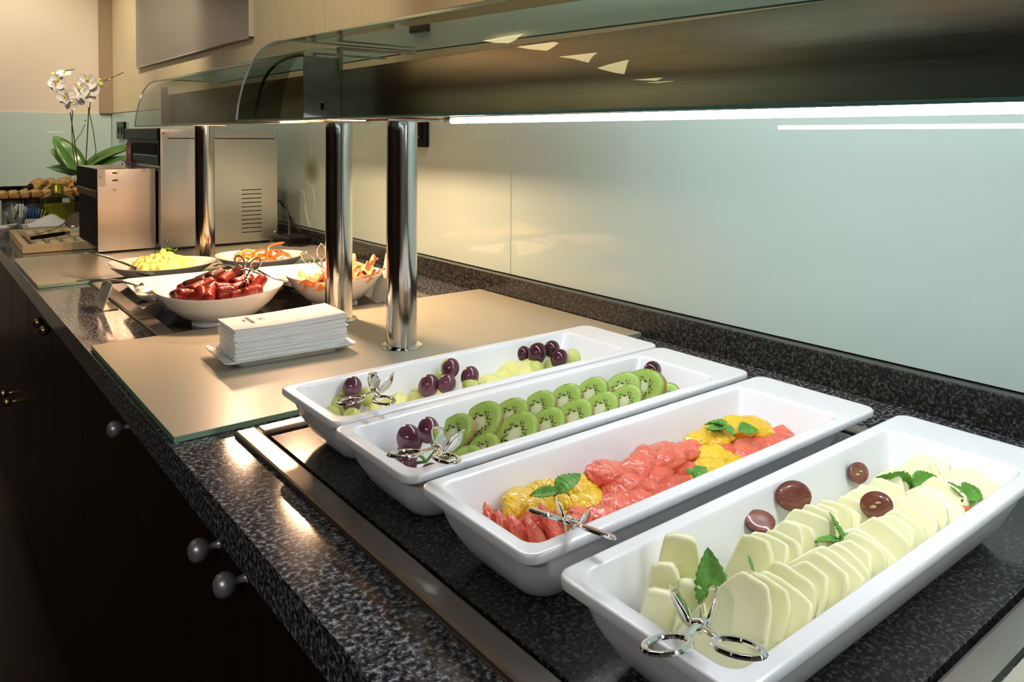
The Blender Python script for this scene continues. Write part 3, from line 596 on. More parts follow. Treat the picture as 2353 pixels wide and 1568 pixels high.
def melon(x, y, z, lean, yawr, roll, s, lab, group):
    k = cnt[0]; cnt[0] += 1
    if k < 4: o = mp_[k]
    else: o = mp_[k % 4].copy(); COL.objects.link(o)
    o.location = (x, y, z); o.rotation_euler = Euler((roll, lean, yawr), 'XYZ'); o.scale = s
    tag(o, lab, 'melon', group)
NEARW = ['leftmost of the pointed wedges by the near end', 'short wedge in front by the near end', 'tall pointed wedge at the back of the near end', 'highest pointed wedge at the back left', 'leaning wedge between the mint leaf and tall wedge']
for i, (x, y, l, yr, ro, s) in enumerate(((.418, .360, -.10, .75, .05, (1.2, .52, .84)), (.425, .341, -.12, .80, .0, (1.2, .42, .70)), (.436, .368, -.12, .70, .0, (1.2, .60, 1.02)), (.458, .375, -.10, .62, .05, (1.2, .66, 1.16)), (.445, .352, -.15, .75, .0, (1.2, .5, .88)))):
    melon(x, y, .9075, l, yr, ro, s, 'pale green melon wedge, ' + NEARW[i], 'melon wedges at the near end')
MF = 25
for i in range(MF):
    t = i/(MF-1); x = .418+.388*t; q = random.Random(i+5)
    melon(x, .3120+q.uniform(-.003, .003), .9160+q.uniform(0, .003), .70+q.uniform(-.06, .06)-(.25 if i == 0 else 0), (.05 if i > 3 else .30)+q.uniform(-.08, .08), .32, (1.3, q.uniform(.98, 1.10), (1.06-.26*t)*q.uniform(.90, 1.05)), 'thin pale yellow melon slice, %s from the near end of the front row' % NTH[i], 'melon slices of the front row')
MB = 22
for i in range(MB):
    t = i/(MB-1); x = .490+.300*t; q = random.Random(i+77)
    melon(x, .344+q.uniform(-.003, .003), .9140+q.uniform(0, .003), .62+q.uniform(-.06, .06), .10+q.uniform(-.08, .08), .06, (1.3, .82*q.uniform(.95, 1.06), (1.0-.24*t)*q.uniform(.90, 1.05)), 'thin pale yellow melon slice, %s from the near end of the back row' % NTH[i], 'melon slices of the back row')
# halved grapes on the melon
def make_half():
    t = thing('grape_half', 'proto', 'grape')
    def hs(v): return Vector((v.x, v.y, min(0, v.z)))
    B().ball((0, 0, 0), (.0135, .0112, .0112), 24, 14, fn=hs).obj('skin', 'grape_dark', t, smooth=60)
    n = 24; ring = lambda s, z: [(.0133*s*cos(2*pi*k/n), .0110*s*sin(2*pi*k/n), z) for k in range(n)]
    B().loft([ring(.995, .0002), ring(.9, .0008), ring(.5, .0010), ring(.05, .0006)], 0, False, True).obj('flesh', 'grape_cut', t, smooth=60)
    B().ball((0, 0, 0), (.0030, .0014, .0009), 8, 6, M=Matrix.Translation((.003, .001, .0012))).ball((0, 0, 0), (.0026, .0012, .0009), 8, 6, M=Matrix.Translation((-.002, -.0015, .0012))).obj('pips', 'pip', t, smooth=60); return t
hp = make_half()
HG = [((.577, .382, .950), (-.25, -.35, .9), 1.0, 'lying cut side up left on the inner wall of the melon tray'), ((.622, .378, .960), (-.75, -.55, .35), 1.15, 'standing cut side out against the melon tray wall'), ((.742, .380, .948), (-.3, -.9, .3), .9, 'with visible seeds at the back of the melon rows'), ((.660, .322, .962), (-.85, -.3, .3), 1.0, 'with yellow seeds on the middle of the melon'),
      ((.750, .283, .944), (.1, -.3, .9), 1.1, 'beside the red wedge at the wall end of the melon'), ((.463, .372, .940), (.7, .7, .1), .9, 'peeping out behind the leftmost wedge'), ((.672, .276, .936), (-.3, -.8, .5), .75, 'half hidden at the front rim of the melon tray')]
for i, (p, nv, s, lab) in enumerate(HG):
    e = basis(Vector(nv).cross(Vector((.2, .5, .9))), z=nv).to_euler(); lb = 'halved red grape ' + lab
    if i in (1, 4, 5): pass
    if i == 0: hp.location = p; hp.rotation_euler = e; hp.scale = (s,)*3; hp['label'] = lb; hp['group'] = 'halved grapes on the melon'
    else: dup(hp, p, e, lb, 'halved grapes on the melon', s)
for o in [o for o in COL.objects if o.name.startswith('grape_half') and ('inner wall' in o['label'] or 'standing' in o['label'] or 'wedge' in o['label'])]:
    for c in list(o.children):
        if c.name.startswith('pips'): bpy.data.objects.remove(c)
B().tube([(0, 0, 0), (.004, 0, .0055), (.011, 0, .006), (.018, 0, .001)], [.0008, .0052, .005, .0008], 10, flat=.6).obj('grape_wedge', 'pepper_red', loc=(.735, .286, .945), rot=(.3, .2, -.5), label='bright red grape wedge at the wall end of the melon tray', cat='grape')
# ---------------------------------------------------------------- mint
def make_leaf(L, Wd, curl, seed):
    b = B(); n, m = 18, 9; rings = []
    for i in range(n+1):
        t = i/n; w = Wd*(sin(pi*min(1, t**.8))**.75)*(1-.25*t)+.0004; w *= 1+.07*(1 if i % 2 else -1)*(0 < i < n); q = []
        for k in range(m):
            u = -1+2*k/(m-1); q.append((L*t, u*w, curl*L*(t*t)*-1+abs(u)*w*.30+.05*L*sin(t*6+seed)*.5+.0006*sin(t*40+abs(u)*4)))
        rings.append(q)
    b.loft(rings, 0, False, False, False); return b
def mint(label, loc, leaves, rz=0):
    t = thing('mint_sprig', label, 'mint', loc, rz, 'mint sprigs on the fruit')
    for k, (L, a, el, tw) in enumerate(leaves):
        b = make_leaf(L, L*.34, .22, k)
        o = b.obj('leaf', 'mint', t, rot=Euler((tw, -el, a), 'XYZ'), smooth=80)
        md = o.modifiers.new('solid', 'SOLIDIFY'); md.thickness = .0005
    if len(leaves) > 1: B().tube([(-.003, 0, -.002), (.003, .001, .001)], .0009, 6).obj('stalk', 'stem_brown', t)
    return t
mint('mint sprig of two leaves on the near oranges in the grapefruit tray', (.462, .516, .957), ((.030, -.1, .55, .3), (.024, 2.4, .05, -.3)))
mint('small mint sprig at the front rim of the grapefruit tray', (.603, .472, .949), ((.022, .1, .3, .4), (.018, -.9, .2, .2), (.016, 1.2, .3, 0)))
mint('curly mint sprig on the orange at the far end of the grapefruit tray', (.715, .520, .959), ((.022, 1.9, .1, .3), (.022, 2.9, .15, -.3), (.016, -1.8, -.1, .2), (.016, 1.1, .3, 0), (.018, 2.4, .4, 0)))
mint('single mint leaf beside the curly sprig on the orange', (.720, .505, .957), ((.026, -.35, .10, .5),))
mint('single upright mint leaf behind the melon tray tongs', (.446, .332, .944), ((.040, .85, 1.30, .0),))
mint('thin mint leaf seen edge-on between melon slices', (.512, .338, .944), ((.026, .8, .85, .2),))
mint('mint sprig of four leaves on the middle of the melon', (.590, .316, .955), ((.022, -.9, .05, .3), (.024, .75, .7, 1.0), (.022, 2.6, .25, .2), (.018, -.3, .1, 0)))
mint('large mint sprig at the back of the far melon slices', (.745, .330, .953), ((.034, 2.3, .35, .9), (.030, -.5, .25, .8), (.014, .9, .2, 0)))
mint('mint sprig nearest the wall end of the melon tray', (.752, .288, .954), ((.030, -.15, .2, .6), (.026, .8, .3, .3)))

# ================================================================ tongs
def make_tongs():
    t = thing('serving_tongs', 'proto', 'tongs')
    for s in (1, -1):
        b = B()
        ring = [(-.041-.019*cos(a)*.94+.0, s*(.029+.0)+.0, 0) for a in (0,)]
        A = Matrix.Translation((-.041, s*.0195, 0)) @ Matrix.Rotation(s*-.50, 4, 'Z')
        b.torus(.0180, .0112, .0023, 30, 8, M=A, flat=.75)
        b.tube([(-.0255, s*.0115, 0), (-.019, s*.0070, .0003), (-.010, s*.0035, .0006), (0, s*-.001, .0008*s), (.008, s*-.0055, .001*s)], [.0032, .0034, .0028, .0036, .0026], 10, flat=.42)
        h = b.obj('handle', 'tong_steel', t)
        # scoop-shaped jaw, hollow toward the other jaw
        bb = B(); n, m = 14, 9; rings = []
        for i in range(n+1):
            u = i/n; w = .0018+.0105*sin(pi*min(1, u**.75*.93))**.7; q = []
            for k in range(m):
                v = -1+2*k/(m-1); ss = s*-1; q.append((.006+.056*u, ss*(.0045+.0045*sin(pi*u*.7)+v*w*.55+.0042*(1-v*v)*sin(pi*min(1, u*1.02))), v*w*.95+.003*u-.0030*(1-v*v)))
            rings.append(q)
        bb.loft(rings, 0, False, False, False); o = bb.obj('jaw', 'tong_steel', t, smooth=80)
        md = o.modifiers.new('solid', 'SOLIDIFY'); md.thickness = .0010
    B().lathe([(.0046, -.0028), (.0050, -.002), (.0050, .0022), (.0036, .0034), (.001, .0038)], 16).obj('rivet', 'tong_steel', t); return t
tp = make_tongs(); tfirst = [True]
def tongs(label, piv, xd, yd_, s=1.0):
    M = basis(xd, y=yd_, o=piv); e = M.to_euler(); g = 'scissor serving tongs'
    if tfirst[0]: tfirst[0] = False; tp.location = piv; tp.rotation_euler = e; tp.scale = (s,)*3; tp['label'] = label; tp['group'] = g; return tp
    return dup(tp, piv, e, label, g, s)
tongs('steel scissor tongs lying over the near corner of the melon tray', (.379, .293, .982), (.062, .055, -.026), (-.65, .76, -.08), 1.0)
tongs('steel scissor tongs on the rim of the grapefruit tray', (.413, .445, .975), (.55, .62, -.38), (-.72, .55, .30), .98)
tongs('steel scissor tongs on the near corner of the kiwi tray', (.396, .612, .984), (.70, .62, -.20), (-.55, .80, .0), .98)
tongs('steel scissor tongs at the near end of the pineapple tray, jaws raised', (.430, .800, .982), (.62, .74, -.06), (-.80, .50, .0), .95)

# ================================================================ napkins on their dish
def napkins():
    cx, cy, ang = .4960, 1.2800, -.045
    t = B(); w, d = .222, .130
    t.loft([rrect(w-.075, d-.055, .010, .0045), rrect(w-.05, d-.035, .014, .0052), rrect(w-.012, d-.010, .010, .0125), rrect(w-.002, d-.002, .008, .0155), rrect(w, d, .008, .0145), rrect(w-.004, d-.004, .008, .0125), rrect(w-.040, d-.030, .012, .0062), rrect(w-.052, d-.042, .010, .0058), rrect(w-.056, d-.046, .010, 0)])
    t.obj('napkin_dish', 'porcelain', loc=(.5035, 1.266, CZ+.0088), rot=(0, 0, ang), smooth=45, label='white rectangular dish carrying the paper napkin stack', cat='dish')
    N = 26; th = .00205; z = CZ+.0088+.0050
    for i in range(N):
        b = B(); L, Wn = .192, .092; nx, ny = 12, 4
        f = i/(N-1); wav = .0085*f
        def hz(u, v): return wav*(.5*(max(0, .25-u)**2)*8*0 + .9*max(0, u-.35)**1.3 + .25*max(0, .3-u)) - wav*.12*v
        rings = []
        for k in range(nx+1):
            u = k/nx; x = (u-.5)*L; hz_ = hz(u, 0); rd = th*.46
            rings.append([(x, -Wn/2+rd, hz_), (x, -Wn/2, hz_+th*.5), (x, -Wn/2+rd, hz_+th*.95), (x, 0, hz_+th*.97), (x, Wn/2-.0004, hz_+th*.93), (x, Wn/2, hz_+th*.5), (x, Wn/2-.0004, hz_+th*.02), (x, 0, hz_)])
        b.loft(rings); top = i == N-1
        r = random.Random(i); dx = r.uniform(-.0022, .0022)+(.002 if i < 16 else 0); dy = r.uniform(-.0012, .0012)
        o = b.obj('paper_napkin', 'paper', loc=(.5135+dx, 1.2835+dy, z), rot=(0, 0, ang+r.uniform(-.012, .012)), smooth=50,
                  label='top white paper napkin of the stack, printed with small grey letters' if top else 'folded white paper napkin, %s from the top of the stack' % NTH[N-1-i], cat='napkin', group='stack of paper napkins')
        if top:
            R = Matrix.Rotation(-pi/2, 4, 'Z')
            M = Matrix.Translation((-.055, .006, th+.0006)) @ R
            text('EUROSTARS', .0085, 'ink', o, M, label='grey printed hotel name')
            text('HOTELS', .0042, 'ink', o, Matrix.Translation((-.0645, .006, th+.0010)) @ R)
            lg = B(); 
            for a_, b_ in (((-.008, -.006), (.008, -.0056)), ((-.008, .0056), (.008, .006)), ((-.008, -.006), (-.0076, .006)), ((.0076, -.006), (.008, .006))): lg.box((a_[0], a_[1], 0), (b_[0], b_[1], .0002))
            st = [];
            for k in range(10): a = pi/2+k*pi/5; q = .0050 if k % 2 == 0 else .0021; st.append((q*cos(a)-.0004, q*sin(a), .0002))
            lg.add(st, [tuple(range(10))]); lo = lg.obj('printed_emblem', 'ink', o, smooth=0, label='small grey star emblem in a thin frame'); lo.matrix_local = Matrix.Translation((-.036, .006, th+.0004)) @ R
        z += th*(.985 if i != 0 else 1)
napkins()

# ================================================================ hot dishes
def bowl(label, c, R, zr, foot, H0, pts=4, amp=.06, rot=0, lift=.010, mat='porcelain', depth=.75, group='white porcelain bowls'):
    n = 64; b = B()
    def ring(s, z, sh=1, lf=0, off=0):
        o = []
        for k in range(n):
            a = 2*pi*k/n; cc = cos(pts*(a-rot)/1); w = 1+amp*cc*sh
            o.append((R*s*w*cos(a)+off*cos(a), R*s*w*sin(a)+off*sin(a), z+lf*lift*(.5+.5*cc)))
        return o
    h = zr-H0; fr = foot/R
    rings = [ring(.05, .011, 0), ring(fr*.8, .012, 0), ring(fr*1.15, .018, .2), ring(.55*1.0+.2*fr, .30*h+.010, .5, .3), ring(.80, .60*h+.008, .8, .6), ring(.955, .93*h, 1, 1), ring(.985, .995*h, 1, 1), ring(1.0, h, 1, 1), ring(1.0, .975*h, 1, 1), ring(.965, .90*h, 1, .95), ring(.83, .58*h, .8, .6), ring(.60+.1*fr, .28*h, .5, .3), ring(fr*1.12, .14*h+.002, .2), ring(fr, .008, 0), ring(fr*1.02, 0, 0), ring(fr*.9, .0, 0), ring(fr*.85, .003, 0), ring(.05, .004, 0)]
    return b.loft(rings).obj('serving_bowl', mat, loc=(c[0], c[1], H0), smooth=50, label=label, cat='bowl', group=group)
HP = CZ+.0012; PL2 = CZ+.0088
bowl('deep white bowl heaped with glossy red sausages', (.503, 1.590), .117, .967, .052, HP, 2, .07, rot=-.62, lift=.008)
bowl('wide white bowl of scrambled eggs by the wall of the toaster', (.530, 2.135), .125, .946, .055, PL2-.0076, 2, .06, rot=-.62, lift=.004)
bowl('white bowl of fried pepper and courgette strips in front of the toaster', (.771, 2.085), .113, .950, .05, PL2-.0076 if False else HP, 2, .05, rot=-.62, lift=.004)
bowl('white bowl of fried bacon half hidden by a steel post', (.762, 1.606), .104, .968, .05, HP, 2, .05, rot=-.62, lift=.006)
def platter(label, c, w, d, z0, h, rot, name='serving_dish'):
    b = B(); b.loft([rrect(w*.5, d*.5, .02, .006), rrect(w*.62, d*.62, .03, .008), rrect(w*.93, d*.93, .03, h*.86), rrect(w*.985, d*.985, .022, h-.001), rrect(w, d, .022, h), rrect(w, d, .022, h-.003), rrect(w*.95, d*.95, .03, h*.78), rrect(w*.62, d*.62, .03, .004), rrect(w*.6, d*.6, .03, 0)])
    return b.obj(name, 'porcelain', loc=(c[0], c[1], z0), rot=(0, 0, rot), smooth=45, label=label, cat='dish')
platter('shallow white dish of fried potatoes behind the sausage bowl', (.530, 1.815), .29, .225, HP, .047, -.06)
platter('square white dish of fried eggs between bacon and vegetables', (.812, 1.800), .255, .215, HP, .045, -.10)
# sausages
def sausage_mesh(L, r, bend, seed):
    n = 12; pts = []; rad = []
    for k in range(n+1):
        t = k/n; pts.append((L*(t-.5), bend*(1-(2*t-1)**2), 0)); e = min(t, 1-t)*n; rad.append(r*(.72 if e < .5 else .95 if e < 1.5 else 1)*(1+.05*noise.noise(Vector((seed, t*5, 0)))))
    return B().tube(pts, rad, 14)
sm = [sausage_mesh(.042, .0118, .002, 1).obj('sausage', 'sausage', smooth=60), sausage_mesh(.044, .0120, .0015, 4).obj('sausage', 'sausage_dark', smooth=60), sausage_mesh(.036, .0112, .001, 7).obj('sausage', 'sausage', smooth=60)]
SP = [(.456, 1.575, .975, .2, .9), (.459, 1.605, .978, .3, .1), (.430, 1.560, .968, -.2, .4), (.436, 1.535, .963, .1, 1.9), (.428, 1.580, .967, .4, .2), (.487, 1.635, .980, .35, .5), (.509, 1.632, .986, .2, .8), (.517, 1.590, .985, .35, 1.0), (.545, 1.618, .986, .9, .6), (.548, 1.585, .975, .1, .4),
      (.540, 1.520, .966, .0, .9), (.462, 1.520, .967, .2, 1.5), (.497, 1.530, .970, .0, .3), (.449, 1.525, .967, .9, 1.8), (.520, 1.515, .962, .1, .2), (.480, 1.560, .972, .2, 1.2), (.500, 1.560, .972, -.2, .3), (.573, 1.560, .972, .9, .8), (.560, 1.540, .962, .2, .1), (.478, 1.600, .975, .3, .6),
      (.530, 1.555, .970, .1, .5), (.565, 1.600, .972, .3, 1.4), (.500, 1.500, .957, .0, .1), (.455, 1.635, .968, .2, .6), (.53, 1.645, .968, .1, .3), (.50, 1.59, .960, 0, .4), (.46, 1.56, .955, 0, 1.2), (.54, 1.56, .955, .1, 2), (.49, 1.54, .95, 0, 1), (.52, 1.61, .955, 0, 2.1)]
for i, (x, y, z, pt, yw) in enumerate(SP):
    k = 1 if i in (1, 2, 4, 5, 6, 8, 24, 21) else (0 if i % 2 else 2)
    if i == 0: o = sm[0]
    elif i == 1: o = sm[1]
    elif i == 2: o = sm[2]
    else: o = sm[k].copy(); COL.objects.link(o)
    dx, dy = x-.503, y-1.59; rr_ = sqrt(dx*dx+dy*dy); lim = .050+.035*max(0, min(1, (z-.950)/.02)); f = min(1, lim/max(rr_, .001))
    o.location = (.503+dx*f, 1.59+dy*f, z+.002); o.rotation_euler = (0, -pt*.7, yw-.3)
    tag(o, 'sausage', 'sausage', 'cocktail sausages')
by_x([o for o in COL.objects if o.name.split('.')[0] == 'sausage'], 'glossy browned cocktail sausage, %s from the left in the deep bowl')
tongs('steel scissor tongs stuck upright into the sausages', (.538, 1.535, .992), (-.06, .12, -.99), (.80, -.55, -.35), .78)
tongs('steel scissor tongs standing in the bacon bowl beside the post', (.712, 1.560, .992), (.42, -.20, -.88), (-.62, .55, -.5), .85)
# potatoes, eggs, bacon, vegetables
for i, (x, y, z) in enumerate(((.472, 1.745, .944), (.492, 1.760, .948), (.515, 1.750, .947), (.560, 1.770, .949), (.585, 1.775, .950), (.610, 1.765, .948), (.540, 1.760, .944), (.455, 1.715, .934), (.44, 1.74, .938), (.50, 1.72, .936), (.55, 1.73, .936), (.60, 1.74, .938), (.53, 1.78, .940), (.48, 1.78, .937), (.42, 1.755, .928))):
    B().ball((0, 0, 0), (.020, .014, .009), 18, 12, fn=lambda v, i=i: lumpy(v, i*1.9, .3)).obj('fried_potato', 'potato', loc=(x, y, z), rot=(random.uniform(-.4, .4), random.uniform(-.4, .4), random.uniform(0, 3)), smooth=180,
        label='golden fried potato slice in the dish behind the sausages', cat='potato', group='fried potatoes')
eg = B()
for i in range(150):
    a = random.uniform(0, 2*pi); q = sqrt(random.random()); x = .50*q*cos(a)*.15; y = .085*q*sin(a); z = .028*(1-q)*(1-q*.3)+random.uniform(-.002, .003)
    M = Matrix.Translation((x, y, z)) @ Euler((random.uniform(0, 3), random.uniform(0, 3), 0)).to_matrix().to_4x4()
    eg.ball((0, 0, 0), (random.uniform(.008, .016), random.uniform(.006, .012), random.uniform(.004, .008)), 12, 8, M=M, fn=lambda v, i=i: lumpy(v, i, .5))
eg.ball((0, 0, 0), (.082, .088, .018), 24, 12, M=Matrix.Translation((0, 0, -.008)))
eg.obj('scrambled_egg', 'scrambled_egg', loc=(.532, 2.138, .940), smooth=180, label='heap of soft yellow scrambled egg in the wide bowl', cat='egg', kind='stuff')
for i, (x, y, z) in enumerate(((.545, 2.165, .976), (.552, 2.15, .975), (.525, 2.16, .968), (.568, 2.155, .971))):
    t = thing('parsley_sprig', 'tiny green parsley leaf on top of the scrambled egg', 'parsley', (x, y, z), group='parsley leaves on the egg')
    for k in range(4): make_leaf(.010, .0035, .2, k).obj('leaf', 'herb', t, rot=Euler((.3, -random.uniform(.2, 1.2), k*1.6), 'XYZ'), smooth=80)
for i, (x, y, z, s) in enumerate(((.742, 1.745, .932, 1), (.79, 1.79, .930, 1.1), (.84, 1.77, .930, 1), (.77, 1.85, .930, 1))):
    t = thing('fried_egg', 'pale fried egg in the square dish', 'egg', (x, y, z), rz=i*1.3, group='fried eggs')
    B().ball((0, 0, 0), (.052*s, .042*s, .007), 26, 10, fn=lambda v, i=i: lumpy(v, i*5+2, .4, 1.6)).obj('white', 'egg_white', t, smooth=180)
    B().ball((0, 0, 0), (.018, .018, .008), 18, 8, M=Matrix.Translation((.006, .004, .004))).obj('yolk', 'egg_white', t, smooth=180)
BC = [(.700, 1.560, .966, .2), (.715, 1.535, .964, 1.0), (.690, 1.585, .964, 2.0), (.730, 1.590, .966, .5), (.745, 1.560, .963, 1.5), (.775, 1.590, .975, .1), (.790, 1.560, .973, .9), (.800, 1.600, .980, 1.8), (.815, 1.575, .976, .4), (.830, 1.600, .978, 2.4), (.765, 1.545, .964, .3), (.795, 1.540, .965, 1.2), (.825, 1.555, .967, .7), (.760, 1.625, .968, 1.4), (.78, 1.57, .960, 0), (.74, 1.58, .955, 1), (.80, 1.59, .962, .6)]
for i, (x, y, z, rz) in enumerate(BC):
    b = B(); n, m = 22, 8; rings = []
    rr_ = random.Random(i+50); ph = rr_.uniform(0, 6)
    for k in range(n+1):
        u = k/n; q = []
        for j in range(m):
            v = j/(m-1)-.5; q.append((.074*(u-.5), .036*v+.008*sin(u*5+ph), .0085*sin(u*9+ph)*(1-.4*v)+.005*sin(u*5+v*7+ph)+.004*sin(v*9)))
        rings.append(q)
    b.loft(rings, 0, False, False, False); o = b.obj('bacon_rasher', 'bacon', loc=(x, y, z), rot=(rr_.uniform(-.4, .4), rr_.uniform(-.4, .4), rz), smooth=80, label='curled fried bacon rasher in the bowl behind the post', cat='bacon', group='bacon rashers')
    md = o.modifiers.new('solid', 'SOLIDIFY'); md.thickness = .0022
VG = [('pepper_strip', 'pepper_red', 'orange-red pepper strip'), ('courgette_strip', 'zucchini', 'courgette strip with dark green skin')]
for i in range(22):
    rr_ = random.Random(i+80); k = 0 if i % 3 != 1 or i == 4 else 1; n = 10; L = rr_.uniform(.05, .085); h = rr_.uniform(.006, .016)
    a = rr_.uniform(-.5, .7); x = .771+rr_.uniform(-.055, .055); y = 2.075+rr_.uniform(-.055, .05); z = .938+rr_.uniform(-.004, .012)
    if i == 4: a, x, y, z = .3, .785, 2.03, .966
    pts = [(L*(j/n-.5), .006*sin(j*.7+i), h*sin(pi*j/n)) for j in range(n+1)]
    rad = [.0052*(.6 if j in (0, n) else 1) for j in range(n+1)]
    el = -.6 if i == 4 else rr_.uniform(-.15, .15)
    if k == 0: B().tube(pts, rad, 8, flat=.6).obj(VG[0][0], VG[0][1], loc=(x, y, z), rot=(0, el, a), smooth=60, label='roasted orange-red pepper strip in the vegetable bowl', cat='pepper', group='roasted pepper strips')
    else:
        t = thing(VG[1][0], 'roasted courgette strip with dark green skin in the vegetable bowl', 'courgette', (x, y, z+.003), a, 'roasted courgette strips')
        B().tube(pts, rad, 8, flat=.6).obj('flesh', 'zucchini', t, smooth=60)
        B().tube([(p[0], p[1]+.0045, p[2]+.001) for p in pts], [r_*.7 for r_ in rad], 8, flat=.8).obj('skin', 'zucchini_skin', t, smooth=60)
by_x([o for o in COL.objects if o.name.startswith('bacon_rasher')], 'curled fried bacon rasher, %s from the left in the bowl')
by_x([o for o in COL.objects if o.name.startswith('courgette_strip')], 'roasted courgette strip with dark skin, %s from the left in the vegetable bowl')
by_x([o for o in COL.objects if o.name.startswith('pepper_strip')], 'roasted orange-red pepper strip, %s from the left in the vegetable bowl')
by_x([o for o in COL.objects if o.name.startswith('fried_egg')], 'pale fried egg, %s from the left in the square dish')
by_x([o for o in COL.objects if o.name.startswith('parsley_sprig')], 'tiny green parsley sprig on the scrambled egg, %s from the left')
by_x([o for o in COL.objects if o.name.startswith('fried_potato')], 'golden fried potato slice behind the sausages, %s from the left')
# serving spoons
def spoon(label, pts, wid, bowl_w, name='serving_spoon', flatbowl=False, cat='spoon'):
    t = thing(name, label, cat, pts[0]); o = Vector(pts[0])
    P_ = [Vector(p)-o for p in pts]
    fine = []
    for i in range(len(P_)-1):
        for k in range(6):
            s = k/6; p0 = P_[max(i-1, 0)]; p1 = P_[i]; p2 = P_[i+1]; p3 = P_[min(i+2, len(P_)-1)]
            fine.append(.5*((2*p1)+(p2-p0)*s+(2*p0-5*p1+4*p2-p3)*s*s+(3*p1-p0-3*p2+p3)*s**3))
    fine.append(P_[-1]); n = len(fine)
    B().tube(fine, [wid*(1-.5*i/n)*(.6 if i == 0 else 1) for i in range(n)], 10, flat=.22, up=(0, 0, 1)).obj('handle', 'tong_steel', t)
    d = (fine[-1]-fine[-4]).normalized(); M = basis(d, z=(0, 0, 1), o=fine[-1])
    if flatbowl:
        b = B(); rings = []
        for i in range(9):
            u = i/8; w = bowl_w*(.35+.65*min(1, u*3)); L = .070
            rings.append([(L*u, v*w, .0045*(v*v)+(-.012*sin(min(1, u*3)*pi/2))) for v in (-1, -.9, -.5, 0, .5, .9, 1)])
        q = b.loft(rings, 0, False, False, False, M=M).obj('blade', 'steel', t, smooth=60)
    else:
        b = B(); rings = []
        for i in range(13):
            u = i/12; w = bowl_w*max(.12, sin(pi*u**.8))**.8
            rings.append([(.075*u, v*w, -.010*(1-v*v)*sin(pi*u)) for v in (-1, -.75, -.4, 0, .4, .75, 1)])
        q = b.loft(rings, 0, False, False, False, M=M).obj('bowl', 'tong_steel', t, smooth=60)
    md = q.modifiers.new('solid', 'SOLIDIFY'); md.thickness = .0012
spoon('steel serving spoon resting in the scrambled egg bowl', [(.378, 2.285, .967), (.405, 2.215, .966), (.430, 2.150, .958), (.452, 2.10, .948)], .0095, .022)
spoon('steel spatula resting in the potato dish', [(.296, 1.890, .962), (.325, 1.865, .966), (.358, 1.825, .966), (.392, 1.785, .957)], .0085, .036, 'spatula', True, 'spatula')
spoon('steel serving spoon lying in the fried egg dish', [(.612, 1.970, .952), (.622, 1.945, .958), (.650, 1.850, .955), (.690, 1.755, .940)], .0075, .018)

# little label stands
def sign(label, base, top, wv, dv, hgt, foot):
    t = thing('label_stand', label, 'sign', base); w = Vector(wv); u = Vector(top)
    n = w.cross(u).normalized()*.0016
    def slab(name, mat, o, a, b, th):
        o, a, b = Vector(o), Vector(a), Vector(b); k = a.cross(b).normalized()*th
        vs = [o, o+a, o+a+b, o+b, o+k, o+a+k, o+a+b+k, o+b+k]
        B().add(vs, [(0, 3, 2, 1), (4, 5, 6, 7), (0, 1, 5, 4), (1, 2, 6, 5), (2, 3, 7, 6), (3, 0, 4, 7)]).obj(name, mat, t, smooth=0)
    slab('face', 'acrylic', (0, 0, 0), w, u, .002); slab('foot', 'cardstock', (0, 0, 0), w, foot, .0018)
    k = w.cross(u).normalized()
    slab('card', 'cardstock', Vector(-.0004*k)+w*.08+u*.35, w*.84, u*.58, -.0006)
    sd = Matrix.Identity(4)
    M = basis(w, y=u, o=tuple(Vector(-.0016*k)+w*.5+u*.36))
    B().add([tuple(w*.05+u*.30-k*.0008), tuple(w*.95+u*.30-k*.0008), tuple(w*.95+u*.325-k*.0008), tuple(w*.05+u*.325-k*.0008)], [(0, 1, 2, 3)]).obj('printed_line', 'ink', t, smooth=0)
    return t
sign('clear label stand with a folded card on the granite in front of the hot dishes', (.333, 1.911, .9005), (.020, 0, .056), (.003, -.075, 0), 0, 0, (.030, 0, 0))
sign('white label stand behind the bacon bowl near the wall', (.930, 1.70, .9022), (.016, 0, .085), (.012, -.07, 0), 0, 0, (.035, 0, 0))
sign('clear label stand at the foot of the bacon bowl', (.838, 1.575, .9065), (.016, 0, .050), (.012, -.05, 0), 0, 0, (.03, 0, 0))

